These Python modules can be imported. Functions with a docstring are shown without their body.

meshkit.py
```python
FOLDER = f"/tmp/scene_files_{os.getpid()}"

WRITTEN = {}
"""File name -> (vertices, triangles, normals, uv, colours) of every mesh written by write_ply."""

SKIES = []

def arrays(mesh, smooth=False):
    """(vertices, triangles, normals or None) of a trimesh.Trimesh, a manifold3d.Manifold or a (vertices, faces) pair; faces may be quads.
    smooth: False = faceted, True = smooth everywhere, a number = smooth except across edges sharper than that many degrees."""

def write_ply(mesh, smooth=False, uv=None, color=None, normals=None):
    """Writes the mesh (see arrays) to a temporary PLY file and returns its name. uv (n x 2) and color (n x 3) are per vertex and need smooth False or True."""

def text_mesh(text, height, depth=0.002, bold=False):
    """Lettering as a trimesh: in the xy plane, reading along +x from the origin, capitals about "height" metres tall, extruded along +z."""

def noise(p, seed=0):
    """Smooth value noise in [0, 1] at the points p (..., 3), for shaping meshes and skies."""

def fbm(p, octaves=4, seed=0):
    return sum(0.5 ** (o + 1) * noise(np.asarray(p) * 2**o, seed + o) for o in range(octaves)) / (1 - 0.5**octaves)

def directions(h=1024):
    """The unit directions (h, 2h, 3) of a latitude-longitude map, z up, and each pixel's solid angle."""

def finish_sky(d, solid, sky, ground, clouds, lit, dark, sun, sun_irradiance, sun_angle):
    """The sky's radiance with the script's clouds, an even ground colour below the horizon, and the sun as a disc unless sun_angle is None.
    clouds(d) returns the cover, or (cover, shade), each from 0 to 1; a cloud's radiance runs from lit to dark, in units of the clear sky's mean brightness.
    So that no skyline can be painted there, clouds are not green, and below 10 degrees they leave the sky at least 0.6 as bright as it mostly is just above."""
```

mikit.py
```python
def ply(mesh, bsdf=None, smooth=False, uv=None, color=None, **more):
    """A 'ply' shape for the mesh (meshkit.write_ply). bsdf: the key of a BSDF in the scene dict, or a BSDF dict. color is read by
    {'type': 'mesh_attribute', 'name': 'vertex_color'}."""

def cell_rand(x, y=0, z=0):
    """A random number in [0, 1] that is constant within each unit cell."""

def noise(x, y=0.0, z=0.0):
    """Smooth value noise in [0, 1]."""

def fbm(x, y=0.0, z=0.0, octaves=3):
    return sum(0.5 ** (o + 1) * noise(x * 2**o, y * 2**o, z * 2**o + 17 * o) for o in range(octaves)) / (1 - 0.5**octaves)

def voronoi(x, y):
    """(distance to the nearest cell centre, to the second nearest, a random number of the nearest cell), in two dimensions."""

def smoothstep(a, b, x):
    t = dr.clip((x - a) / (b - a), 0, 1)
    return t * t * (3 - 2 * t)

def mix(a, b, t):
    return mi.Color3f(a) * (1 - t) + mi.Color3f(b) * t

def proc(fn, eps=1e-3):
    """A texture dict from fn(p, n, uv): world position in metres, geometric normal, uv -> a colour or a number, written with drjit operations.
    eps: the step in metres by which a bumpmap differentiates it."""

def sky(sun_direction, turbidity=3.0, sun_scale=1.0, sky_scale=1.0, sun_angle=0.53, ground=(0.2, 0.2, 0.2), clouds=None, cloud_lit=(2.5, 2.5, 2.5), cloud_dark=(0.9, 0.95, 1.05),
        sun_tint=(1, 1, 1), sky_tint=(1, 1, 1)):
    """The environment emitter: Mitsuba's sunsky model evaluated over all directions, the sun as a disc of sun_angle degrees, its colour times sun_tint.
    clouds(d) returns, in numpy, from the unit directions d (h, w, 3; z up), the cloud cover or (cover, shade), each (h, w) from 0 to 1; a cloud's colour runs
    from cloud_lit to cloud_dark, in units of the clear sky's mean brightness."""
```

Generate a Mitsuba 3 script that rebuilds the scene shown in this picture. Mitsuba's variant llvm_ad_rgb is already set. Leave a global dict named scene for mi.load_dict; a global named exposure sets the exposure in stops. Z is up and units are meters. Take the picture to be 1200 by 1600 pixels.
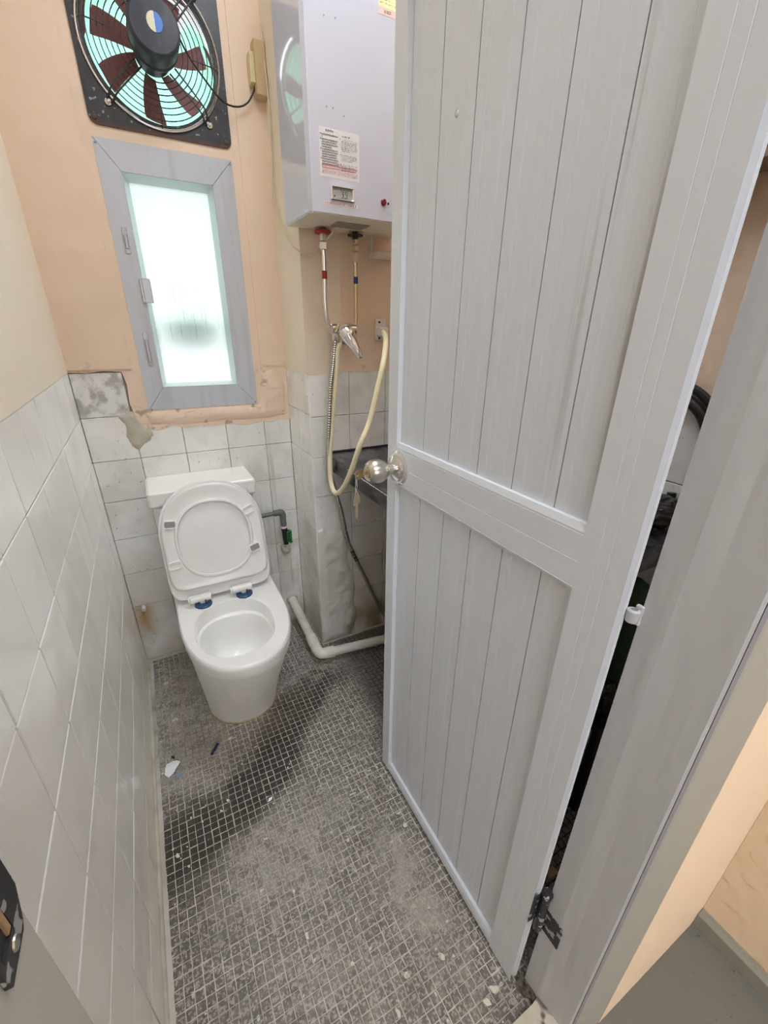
import math, random
import numpy as np, trimesh
import drjit as dr
import mitsuba as mi
import mikit, meshkit
from mikit import noise, fbm, voronoi, smoothstep, mix, cell_rand
from shapely.geometry import Polygon, box as sbox, Point
from shapely import affinity

T = mi.ScalarTransform4f
rng = np.random.default_rng(7)
random.seed(7)
scene, labels = {}, {}

# ------------------------------------------------------------------ camera, sky, lamps, exposure
CAM = np.array([0.20526, -1.70084, 1.29797])
R3 = np.array([[0.8803045, -0.47426067, 0.01186554], [-0.18517426, -0.36652558, -0.91179465], [0.43677737, 0.80045975, -0.41047499]])
FPX = 660.567
PPX, PPY = -2.709, 12.566
scene['camera'] = {'type': 'perspective', 'fov_axis': 'x', 'fov': 2 * math.degrees(math.atan(600 / FPX)), 'near_clip': 0.01, 'far_clip': 100.0,
                   'principal_point_offset_x': -PPX / 1200, 'principal_point_offset_y': -PPY / 1600,
                   'to_world': T().look_at(origin=CAM.tolist(), target=(CAM + R3[2]).tolist(), up=(-R3[1]).tolist())}
exposure = 1.08
scene['sky'] = mikit.sky([0.3, 0.8, 0.5], turbidity=5, sun_scale=0.0, sky_scale=14.0, ground=(0.35, 0.35, 0.35), clouds=lambda d: 1.0 + 0 * d[..., 0],
                         cloud_lit=(1.0, 1.03, 1.08), cloud_dark=(0.9, 0.95, 1.0))
SKY = 1.0
BATH_LAMP, HALL_LAMP = 4.2, 4.0


def s(r, g, b):
    """sRGB 0..255 to linear"""
    return tuple(float(x / 12.92 if x <= 0.04045 else ((x + 0.055) / 1.055) ** 2.4) for x in (np.array([r, g, b]) / 255.0))


# ------------------------------------------------------------------ materials
def P(name, color, rough=0.5, bump=None, scale=0.001, two=True, eps=1e-3, **kw):
    c = color if isinstance(color, dict) else {'type': 'rgb', 'value': list(color)}
    d = {'type': 'principled', 'base_color': c, 'roughness': rough, **kw}
    if bump is not None:
        d = {'type': 'bumpmap', 'arbitrary': mikit.proc(bump, eps=eps), 'scale': scale, 'bsdf': d}
    if two:
        d = {'type': 'twosided', 'bsdf': d}
    scene[name] = d
    return name


def ellip(p, cx, cy, rx, ry, rot=0.0, soft=0.5):
    c, q = math.cos(rot), math.sin(rot)
    dx, dy = p.x - cx, p.y - cy
    u, v = (c * dx + q * dy) / rx, (-q * dx + c * dy) / ry
    return 1 - smoothstep(1 - soft, 1 + soft, dr.sqrt(u * u + v * v) + 0.5 * (fbm(p.x * 14, p.y * 14, 3.0) - 0.5))


def dark_smear(p):
    a = ellip(p, 0.20, -0.80, 0.20, 0.085, 0.30, 0.45)
    b = ellip(p, 0.42, -0.60, 0.26, 0.085, 0.85, 0.45)
    d = ellip(p, 0.07, -0.86, 0.09, 0.16, 0.0, 0.5)
    e = ellip(p, 0.58, -0.47, 0.13, 0.07, 0.3, 0.5)
    return dr.minimum(1.0, 0.8 * a + b + 0.75 * d + 0.8 * e)


def dusty(p):
    a = ellip(p, 0.30, -0.98, 0.20, 0.11, 0.3, 0.6)
    b = ellip(p, 0.57, -1.24, 0.06, 0.17, 0.0, 0.6)
    d = ellip(p, 0.60, -0.40, 0.16, 0.05, 0.2, 0.6)
    e = ellip(p, 0.10, -0.40, 0.14, 0.30, 0.0, 0.5)
    g = ellip(p, 0.32, -1.28, 0.18, 0.20, 0.0, 0.7)
    return dr.minimum(1.0, 0.75 * a + 0.9 * b + 0.8 * d + 0.85 * e + 0.45 * g)


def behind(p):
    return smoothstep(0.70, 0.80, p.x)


def speck(p):
    f = fbm(p.x * 260, p.y * 260, 1.0, octaves=2)
    return f


def mosaic_color(p, n, uv):
    i, j = dr.floor((p.x - 0.01) / 0.02), dr.floor((p.y - 0.014) / 0.02)
    r = cell_rand(i, j, 5)
    base = mix((0.095, 0.085, 0.076), (0.20, 0.182, 0.166), r * 0.6 + 0.4 * fbm(p.x * 9, p.y * 9))
    base = mix(base, (0.20, 0.15, 0.135), smoothstep(0.55, 0.8, cell_rand(i, j, 9)) * 0.25)
    sp = speck(p)
    base = mix(base, (0.47, 0.445, 0.41), smoothstep(0.50, 0.75, sp) * 0.65)
    base = mix(base, (0.07, 0.062, 0.056), smoothstep(0.52, 0.2, sp) * 0.45)
    du = dusty(p) * (0.35 + 0.65 * smoothstep(0.35, 0.65, fbm(p.x * 40, p.y * 40, 8.0)))
    base = mix(base, (0.46, 0.44, 0.405), du * 0.55)
    base = mix(base, (0.026, 0.022, 0.018), dark_smear(p) * (1 - 0.6 * du) * 0.94)
    base = base * mi.Color3f(1.03, 1.0, 0.94)
    base = mix(base, (0.27, 0.225, 0.155), ellip(p, 0.31, -0.53, 0.20, 0.10, 0.2, 0.6) * 0.45 * fbm(p.x * 25, p.y * 25, 5.0))
    # cream paint spots
    ch = smoothstep(0.86, 0.89, fbm(p.x * 70, p.y * 70, 21.0, octaves=2))
    base = mix(base, (0.62, 0.59, 0.51), ch * 0.9)
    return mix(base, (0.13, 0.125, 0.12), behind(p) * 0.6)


def grout_color(p, n, uv):
    g = mix((0.62, 0.59, 0.54), (0.46, 0.43, 0.385), fbm(p.x * 30, p.y * 30))
    f = smoothstep(0.50, 0.66, fbm(p.x * 13, p.y * 13, 4.0)) * 0.62
    f = dr.maximum(f, dusty(p) * 0.6)
    g = mix(g, (0.28, 0.262, 0.24), f)
    g = mix(g, (0.44, 0.38, 0.30), dark_smear(p) * 0.75)
    e = ellip(p, 0.11, -0.42, 0.12, 0.22, 0.0, 0.5)
    g = mix(g, (0.10, 0.09, 0.08), e * smoothstep(0.4, 0.6, fbm(p.x * 18, p.y * 18, 2.0)) * 0.8)
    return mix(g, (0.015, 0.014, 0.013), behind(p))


def fl_bump(p, n, uv):
    return fbm(p.x * 150, p.y * 150, p.z * 150, octaves=3)


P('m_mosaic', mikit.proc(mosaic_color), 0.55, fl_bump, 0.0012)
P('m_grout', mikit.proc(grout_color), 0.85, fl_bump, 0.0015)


def tile_left(p, n, uv):
    i, j = dr.floor((p.y + 0.884) / 0.1535), dr.floor((p.z - 0.119) / 0.15)
    r = cell_rand(i, j, 3)
    a = mix((0.70, 0.71, 0.695), (0.755, 0.765, 0.75), r)
    a = mix(a, (0.56, 0.55, 0.52), smoothstep(0.5, 0.85, fbm(p.y * 7, p.z * 5, 2.0)) * 0.3)
    low = smoothstep(0.26, 0.0, p.z + 0.1 * (fbm(p.y * 9, p.z * 9) - 0.5))
    a = mix(a, (0.42, 0.37, 0.29), low * 0.45)
    return a


def tile_back(p, n, uv):
    i, j = dr.floor((p.x + 0.003 + p.y * 2) / 0.15), dr.floor((p.z - 0.119) / 0.15)
    r = cell_rand(i, j, 7)
    a = mix((0.735, 0.735, 0.71), (0.80, 0.80, 0.775), r)
    h = p.x - p.y
    st = smoothstep(0.50, 0.85, fbm(h * 75, p.z * 4, 3.0)) * smoothstep(0.98, 0.80, p.z) * smoothstep(0.45, 0.62, h) * smoothstep(0.72, 0.69, h)
    a = mix(a, (0.42, 0.37, 0.30), st * 0.45)
    a = mix(a, (0.47, 0.45, 0.41), smoothstep(0.45, 0.8, fbm(h * 11, p.z * 11, 31.0)) * 0.35)
    sp = smoothstep(0.80, 0.86, fbm(h * 110, p.z * 110, 9.0))
    a = mix(a, (0.16, 0.14, 0.12), sp * 0.6)
    # black mould on the corner tile beside the window
    m = smoothstep(1.00, 1.04, p.z) * smoothstep(0.165, 0.14, p.x) * smoothstep(0.36, 0.70, fbm(p.x * 40, p.z * 40, 5.0, octaves=5))
    a = mix(a, (0.20, 0.19, 0.165), m * 0.6)
    # brown dampness low down by the recess and the toilet
    lowr = smoothstep(0.30, 0.02, p.z + 0.12 * (fbm(h * 12, p.z * 12) - 0.5)) * (0.5 + 0.5 * smoothstep(0.75, 0.95, h))
    a = mix(a, (0.20, 0.145, 0.085), lowr * smoothstep(0.3, 0.7, fbm(h * 14, p.z * 9, 6.0)) * (0.35 + 0.45 * smoothstep(0.98, 1.06, h)))
    yel = smoothstep(0.6, 0.25, p.z) * smoothstep(0.35, 0.65, fbm(h * 8, p.z * 6, 12.0))
    a = mix(a, (0.45, 0.36, 0.22), yel * 0.35)
    # rust below the stub
    dx = (p.x - 0.035 - 0.012 * (fbm(p.z * 30, 1.0) - 0.5)) / 0.032
    ru = dr.exp(-dx * dx) * (1 + 0.3 * noise(p.z * 40)) * smoothstep(0.285, 0.25, p.z) * smoothstep(0.08, 0.20, p.z)
    a = mix(a, (0.40, 0.20, 0.03), ru * 1.1 * (0.4 + 0.6 * fbm(p.x * 40, p.z * 25)))
    return a


def ripple(p, n, uv):
    return fbm(p.x * 9 + 3, p.y * 9, p.z * 9, octaves=2)


P('m_tile_left', mikit.proc(tile_left), 0.16, ripple, 0.004, eps=4e-3, specular=0.5)
P('m_tile_back', mikit.proc(tile_back), 0.22, ripple, 0.004, eps=4e-3, specular=0.5)


def joint_back(p, n, uv):
    return mix((0.16, 0.14, 0.115), (0.36, 0.32, 0.26), fbm((p.x - p.y) * 20, p.z * 20))


P('m_joint_light', (0.82, 0.82, 0.80), 0.7)
P('m_joint_dark', mikit.proc(joint_back), 0.85)


def plaster(p, n, uv):
    a = mix(s(227, 203, 181), s(219, 195, 173), fbm(p.x * 4, p.z * 4, p.y * 4))
    d = smoothstep(0.68, 0.80, fbm(p.x * 34, p.z * 34, p.y * 30 + 3.0)) * smoothstep(1.30, 1.05, p.z)
    return mix(a, (0.17, 0.13, 0.09), d * 0.55)


def plaster_bump(p, n, uv):
    return fbm(p.x * 16, p.y * 16, p.z * 16, octaves=4) + 0.5 * smoothstep(0.55, 0.6, noise(p.x * 30, p.y * 30, p.z * 30)) * smoothstep(1.3, 1.0, p.z)


P('m_peach', mikit.proc(plaster), 0.6, plaster_bump, 0.005)
P('m_peach_hall', s(232, 212, 186), 0.55, plaster_bump, 0.003)
P('m_cream', s(222, 212, 194), 0.6, plaster_bump, 0.003)
P('m_mortar', mikit.proc(lambda p, n, uv: mix((0.56, 0.53, 0.45), (0.38, 0.33, 0.25), fbm(p.x * 30, p.y * 30, p.z * 30))), 0.85)


def patch_color(p, n, uv):
    a = mix((0.70, 0.69, 0.655), (0.60, 0.58, 0.53), fbm(p.x * 25, p.z * 25))
    e = smoothstep(0.80, 0.86, p.x + 0.1 * (fbm(p.x * 20, p.z * 20) - 0.5)) * smoothstep(0.3, 0.05, p.z)
    return mix(a, (0.27, 0.21, 0.14), e * 0.8)


P('m_patch', mikit.proc(patch_color), 0.7, lambda p, n, uv: fbm(p.x * 30, p.y * 30, p.z * 30), 0.006)
P('m_ceiling', (0.74, 0.72, 0.67), 0.8)


def concrete(p, n, uv):
    return mix((0.165, 0.168, 0.150), (0.20, 0.203, 0.182), fbm(p.x * 8, p.y * 8)) * (1 - 0.6 * smoothstep(0.84, 0.88, fbm(p.x * 150, p.y * 150)))


P('m_hall_floor', mikit.proc(concrete), 0.5)
P('m_hall_skirt', (0.27, 0.28, 0.245), 0.45)


def door_color(p, n, uv):
    st = fbm(p.y * 170, p.z * 1.6, 3.0, octaves=2)
    a = mix((0.57, 0.605, 0.65), (0.60, 0.635, 0.68), st)
    d = smoothstep(0.50, 0.76, fbm(p.y * 90, p.z * 2.5, 7.0)) * smoothstep(-1.30, -1.40, p.y - 0.03 * noise(p.z * 3)) * smoothstep(1.05, 1.2, p.z)
    return mix(a, (0.28, 0.25, 0.21), d * 0.7)


P('m_door', mikit.proc(door_color), 0.38)
P('m_door_rail', (0.615, 0.65, 0.695), 0.33)
P('m_groove', (0.01, 0.01, 0.01), 0.9)
P('m_frame', (0.46, 0.475, 0.49), 0.42, lambda p, n, uv: fbm(p.y * 90, p.z * 9, p.x * 90, octaves=2), 0.0016)
P('m_architrave', (0.36, 0.365, 0.325), 0.45)
P('m_frame_left', (0.40, 0.39, 0.37), 0.5)
P('m_frame_dark', (0.25, 0.25, 0.29), 0.5)
P('m_alu', mikit.proc(lambda p, n, uv: mix((0.50, 0.52, 0.56), (0.45, 0.465, 0.49), smoothstep(0.4, 0.8, fbm(p.x * 50, p.z * 4, 2.0)))), 0.35)
P('m_alu_bead', (0.56, 0.66, 0.65), 0.3, metallic=0.2)
P('m_catch', (0.36, 0.36, 0.37), 0.28, metallic=0.6)


def pane_color(p, n, uv):
    f = fbm(p.x * 60, p.z * 60)
    run = smoothstep(0.62, 0.75, fbm(p.x * 190, p.z * 9, 8.0)) * smoothstep(1.48, 1.36, p.z) * smoothstep(1.24, 1.30, p.z)
    return mix((0.87, 0.91, 0.90), (0.92, 0.95, 0.945), f) * (1 - 0.25 * run)


scene['m_frosted'] = {'type': 'principledthin', 'base_color': mikit.proc(pane_color), 'roughness': 0.4, 'diff_trans': 1.65, 'spec_trans': 0.0}
scene['m_green_sheet'] = {'type': 'principledthin', 'base_color': {'type': 'rgb', 'value': [0.36, 0.80, 0.56]}, 'roughness': 0.4, 'diff_trans': 1.25, 'spec_trans': 0.0}
P('m_white_enamel', (0.53, 0.54, 0.61), 0.06, specular=0.55, clearcoat=0.6, clearcoat_gloss=0.95)
P('m_ceramic', (0.80, 0.795, 0.77), 0.07, specular=0.6, clearcoat=0.5, clearcoat_gloss=0.97)
P('m_seat_plastic', (0.74, 0.735, 0.715), 0.16)
P('m_rubber_grey', (0.25, 0.25, 0.245), 0.5)
P('m_blue_cap', (0.02, 0.07, 0.15), 0.25)
P('m_silicone', mikit.proc(lambda p, n, uv: mix((0.20, 0.12, 0.05), (0.44, 0.34, 0.20), fbm(p.x * 30, p.y * 30))), 0.6)
P('m_chrome', (0.78, 0.77, 0.76), 0.13, metallic=1.0)
P('m_steel', (0.62, 0.59, 0.53), 0.26, metallic=1.0)
P('m_ribbed', (0.50, 0.48, 0.45), 0.28, metallic=1.0)
P('m_brass', (0.66, 0.55, 0.36), 0.3, metallic=1.0)
P('m_red', s(150, 35, 35), 0.4)
P('m_dark_red', s(110, 10, 25), 0.3)
P('m_blue_band', s(30, 60, 120), 0.4)
P('m_hose', s(226, 217, 180), 0.35)
P('m_pvc', mikit.proc(lambda p, n, uv: mix((0.70, 0.69, 0.62), (0.55, 0.52, 0.43), smoothstep(0.5, 0.8, fbm(p.x * 20, p.y * 20, p.z * 20)))), 0.35)
P('m_grey_pipe', (0.13, 0.13, 0.135), 0.5)
P('m_green', s(15, 95, 50), 0.35)
P('m_stone', mikit.proc(lambda p, n, uv: mix((0.018, 0.018, 0.022), (0.075, 0.075, 0.085), smoothstep(0.35, 0.75, fbm(p.x * 26, p.y * 14, p.z * 26)))), 0.24)


def plate_color(p, n, uv):
    a = mix((0.010, 0.011, 0.014), (0.036, 0.036, 0.042), fbm(p.x * 22, p.z * 22))
    a = mix(a, (0.42, 0.40, 0.38), smoothstep(0.74, 0.82, fbm(p.x * 90, p.z * 90, 3.0)) * 0.6)
    e = smoothstep(1.816, 1.803, p.z)
    return mix(a, (0.08, 0.018, 0.015), e * 0.8)


P('m_fan_plate', mikit.proc(plate_color), 0.42)
P('m_motor', mikit.proc(lambda p, n, uv: mix((0.030, 0.034, 0.046), (0.085, 0.088, 0.105), smoothstep(0.3, 0.8, fbm(p.x * 30, p.z * 12, p.y * 20)))), 0.5, specular=0.3)
P('m_blade', mikit.proc(lambda p, n, uv: mix((0.22, 0.062, 0.066), (0.17, 0.075, 0.07), fbm(p.x * 25, p.z * 25))), 0.45)
P('m_wire', (0.03, 0.035, 0.035), 0.35)
P('m_black', (0.012, 0.012, 0.013), 0.4)
P('m_beige_box', s(205, 190, 150), 0.5)
P('m_beige_dirty', s(190, 166, 124), 0.6)
P('m_cream_wire', s(200, 190, 165), 0.5)
P('m_label', (0.68, 0.66, 0.67), 0.4)
P('m_label_pink', s(205, 150, 148), 0.5)
P('m_ink', (0.02, 0.02, 0.025), 0.6)
P('m_ink_red', s(190, 95, 95), 0.6)
P('m_ink_green', s(60, 90, 40), 0.6)
P('m_sticker_yellow', s(226, 226, 170), 0.5)
P('m_sticker_pink', s(222, 190, 180), 0.5)
P('m_lcd', (0.36, 0.37, 0.36), 0.2)
P('m_vent', (0.32, 0.29, 0.24), 0.5)
P('m_heater_base', (0.62, 0.585, 0.50), 0.35)
P('m_paper', (0.80, 0.81, 0.82), 0.6)
P('m_chip', mikit.proc(lambda p, n, uv: mix((0.66, 0.61, 0.50), (0.44, 0.41, 0.35), smoothstep(0.45, 0.7, fbm(p.x * 160, p.y * 160)))), 0.7)
P('m_blue_scrap', s(120, 150, 165), 0.5)
P('m_dark_blue', s(30, 40, 80), 0.5)
P('m_threshold', mikit.proc(lambda p, n, uv: mix(mix((0.52, 0.45, 0.33), (0.62, 0.60, 0.54), fbm(p.x * 40, p.y * 40)), (0.06, 0.055, 0.05),
                                                smoothstep(0.50, 0.60, fbm(p.x * 28, p.y * 28, 4.0)) * 0.85)), 0.7)
P('m_rust', (0.10, 0.045, 0.035), 0.7)
P('m_dirt', mikit.proc(lambda p, n, uv: mix((0.035, 0.03, 0.024), (0.20, 0.17, 0.12), smoothstep(0.4, 0.75, fbm(p.x * 60, p.y * 60, p.z * 60)))), 0.9)
P('m_bag', (0.012, 0.012, 0.014), 0.22)
P('m_wood', mikit.proc(lambda p, n, uv: mix((0.16, 0.11, 0.07), (0.30, 0.22, 0.15), fbm(p.x * 8, p.y * 8, p.z * 70))), 0.6)
P('m_green_dark', (0.015, 0.05, 0.028), 0.6)
P('m_hinge', mikit.proc(lambda p, n, uv: mix((0.035, 0.036, 0.042), (0.42, 0.42, 0.42), smoothstep(0.60, 0.66, fbm(p.x * 90, p.y * 90, p.z * 90)))), 0.3, metallic=0.5)
P('m_knob', (0.66, 0.63, 0.56), 0.24, metallic=1.0)
P('m_outdoor', (0.10, 0.12, 0.12), 0.7)
P('m_awning_frame', (0.5, 0.5, 0.5), 0.5)
scene['m_lamp'] = {'type': 'diffuse', 'reflectance': {'type': 'rgb', 'value': [0.8, 0.8, 0.8]}}


# ------------------------------------------------------------------ mesh helpers
def cat(*ms):
    return trimesh.util.concatenate([m for m in ms if m is not None])


def cbox(lo, hi, c=0.0):
    """box between two corners, edges chamfered by c"""
    lo, hi = np.minimum(lo, hi).astype(float), np.maximum(lo, hi).astype(float)
    if c <= 0:
        return trimesh.creation.box(extents=hi - lo, transform=trimesh.transformations.translation_matrix((lo + hi) / 2))
    c = min(c, 0.45 * float((hi - lo).min()))
    pts = []
    for ax in range(3):
        l, h = lo + c, hi - c
        l[ax], h[ax] = lo[ax], hi[ax]
        pts += [[(l, h)[i][0], (l, h)[j][1], (l, h)[k][2]] for i in (0, 1) for j in (0, 1) for k in (0, 1)]
    return trimesh.convex.convex_hull(np.array(pts))


def rbox(lo, hi, r, seg=3):
    """box with rounded edges"""
    lo, hi = np.minimum(lo, hi).astype(float), np.maximum(lo, hi).astype(float)
    r = min(r, 0.49 * float((hi - lo).min()))
    sp = trimesh.creation.icosphere(subdivisions=seg - 1 if seg > 1 else 1, radius=r).vertices
    pts = np.concatenate([sp + [x, y, z] for x in (lo[0] + r, hi[0] - r) for y in (lo[1] + r, hi[1] - r) for z in (lo[2] + r, hi[2] - r)])
    return trimesh.convex.convex_hull(pts)


def spline(pts, n=8):
    p = np.asarray(pts, float)
    q = np.vstack([2 * p[0] - p[1], p, 2 * p[-1] - p[-2]])
    out = []
    for i in range(1, len(q) - 2):
        t = np.linspace(0, 1, n, endpoint=False)[:, None]
        a, b, c, d = q[i - 1:i + 3]
        out.append(0.5 * (2 * b + (c - a) * t + (2 * a - 5 * b + 4 * c - d) * t ** 2 + (3 * b - a - 3 * c + d) * t ** 3))
    return np.vstack(out + [p[-1:]])


def tube(pts, r, sides=12, closed=False):
    p = np.asarray(pts, float)
    n = len(p)
    r = np.broadcast_to(r, (n,)).astype(float)
    t = (np.roll(p, -1, 0) - np.roll(p, 1, 0)) if closed else np.gradient(p, axis=0)
    t /= np.linalg.norm(t, axis=1, keepdims=True) + 1e-12
    a = np.cross(t[0], [0, 0, 1.0] if abs(t[0][2]) < 0.9 else [1.0, 0, 0])
    rings = []
    for i in range(n):
        a = a - t[i] * (a @ t[i])
        a /= np.linalg.norm(a)
        b = np.cross(t[i], a)
        an = np.arange(sides) * 2 * math.pi / sides
        rings.append(p[i] + r[i] * (np.cos(an)[:, None] * a + np.sin(an)[:, None] * b))
    return loft(rings, cap=not closed, loop=closed)


def loft(rings, cap=True, loop=False, cap0=None, cap1=None):
    m, k = len(rings), len(rings[0])
    v = np.vstack(rings)
    f = []
    for i in range(m if loop else m - 1):
        a, b = i * k, ((i + 1) % m) * k
        j = np.arange(k)
        j2 = (j + 1) % k
        f += [np.stack([a + j, a + j2, b + j2], 1), np.stack([a + j, b + j2, b + j], 1)]
    f = np.vstack(f)
    c0 = cap if cap0 is None else cap0
    c1 = cap if cap1 is None else cap1
    for do, base, rev in ((c0, 0, True), (c1, (m - 1) * k, False)):
        if do:
            v = np.vstack([v, v[base:base + k].mean(0)])
            j = np.arange(k)
            tri = np.stack([base + j, base + (j + 1) % k, np.full(k, len(v) - 1)], 1)
            f = np.vstack([f, tri[:, ::-1] if rev else tri])
    me = trimesh.Trimesh(v, f, process=False)
    return me


def lathe(profile, center, axis='y', n=40, sign=1.0):
    """profile: (radius, distance along the axis) from start to end"""
    pr = np.asarray(profile, float)
    an = np.arange(n) * 2 * math.pi / n
    ax = {'x': (1, 2, 0), 'y': (0, 2, 1), 'z': (0, 1, 2)}[axis]
    rings = []
    for r, h in pr:
        q = np.zeros((n, 3))
        q[:, ax[0]], q[:, ax[1]], q[:, ax[2]] = r * np.cos(an), r * np.sin(an), sign * h
        rings.append(q + center)
    return loft(rings)


def extrude(poly, d0, d1, frame):
    """shapely polygon extruded between the distances d0 and d1; frame(u, v, d) gives the world point"""
    m = trimesh.util.concatenate([trimesh.creation.extrude_polygon(g, d1 - d0, engine='earcut') for g in getattr(poly, 'geoms', [poly])])
    v = np.array(m.vertices)
    m.vertices = np.stack(frame(v[:, 0], v[:, 1], v[:, 2] + d0), 1)
    return m


def on_back(u, v, d):        # x, z on the back wall, d towards the room
    return u, -d, v


def on_recess(u, v, d):
    return u, -0.246 - d, v


def on_return(u, v, d):      # y, z
    return 0.70 - d, u, v


def on_left(u, v, d):
    return 0 * u + d, u, v


def relief(poly, thick, frame, step=0.008, seed=0, edge=0.02, rough=0.4):
    """an uneven coat over a polygon, thinning out to its edge"""
    x0, y0, x1, y1 = poly.bounds
    xs, ys = np.arange(x0, x1 + step, step), np.arange(y0, y1 + step, step)
    X, Y = np.meshgrid(xs, ys)
    import shapely
    pt = shapely.points(X.ravel(), Y.ravel())
    inside = shapely.contains(poly, pt)
    dist = shapely.distance(poly.exterior, pt)
    h = np.clip(dist / edge, 0, 1) ** 0.6
    nz = meshkit.fbm(np.stack([X.ravel() * 28, Y.ravel() * 28, 0 * X.ravel() + seed], 1), 3, seed)
    d = np.where(inside, thick * h * (1 - rough + 2 * rough * nz), -0.004)
    nx = len(xs)
    I = np.arange(len(ys) - 1)[:, None] * nx + np.arange(nx - 1)[None]
    I = I.ravel()
    keep = inside[I] | inside[I + 1] | inside[I + nx] | inside[I + nx + 1]
    I = I[keep]
    f = np.vstack([np.stack([I, I + 1, I + nx + 1], 1), np.stack([I, I + nx + 1, I + nx], 1)])
    v = np.stack(frame(X.ravel(), Y.ravel(), d), 1)
    m = trimesh.Trimesh(v, f, process=False)
    m.remove_unreferenced_vertices()
    return m


def key_of(name):
    if name not in scene and name not in labels and not any(k.startswith(name + '__') for k in scene):
        return name
    i = 1
    while f'{name}_{i:03d}' in scene or f'{name}_{i:03d}' in labels or any(k.startswith(f'{name}_{i:03d}__') for k in scene):
        i += 1
    return f'{name}_{i:03d}'


_count = {}


def put(name, mesh, m, smooth=False, parent=None, shape=None, to_world=None, label=None, kind=None, **more):
    full = f'{parent}__{name}' if parent else name
    n = _count.get(full, 0)
    _count[full] = n + 1
    k = full if n == 0 else f'{full}_{n:03d}'
    d = dict(shape) if shape is not None else mikit.ply(mesh, m, smooth=smooth, **more)
    if to_world is not None:
        d['to_world'] = to_world
    scene[k] = d
    if label or kind:
        labels[k] = {**({'label': label} if label else {}), **({'kind': kind} if kind else {})}
    return k


def tag(k, label, cat_, group=None, kind=None):
    labels[k] = {'label': label, 'category': cat_, **({'group': group} if group else {}), **({'kind': kind} if kind else {})}
    return k


def project(p):
    X = R3 @ (np.asarray(p, float) - CAM)
    if X[2] < 0.05:
        return None
    return 600 + PPX + FPX * X[0] / X[2], 800 + PPY + FPX * X[1] / X[2], X[2]


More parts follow.
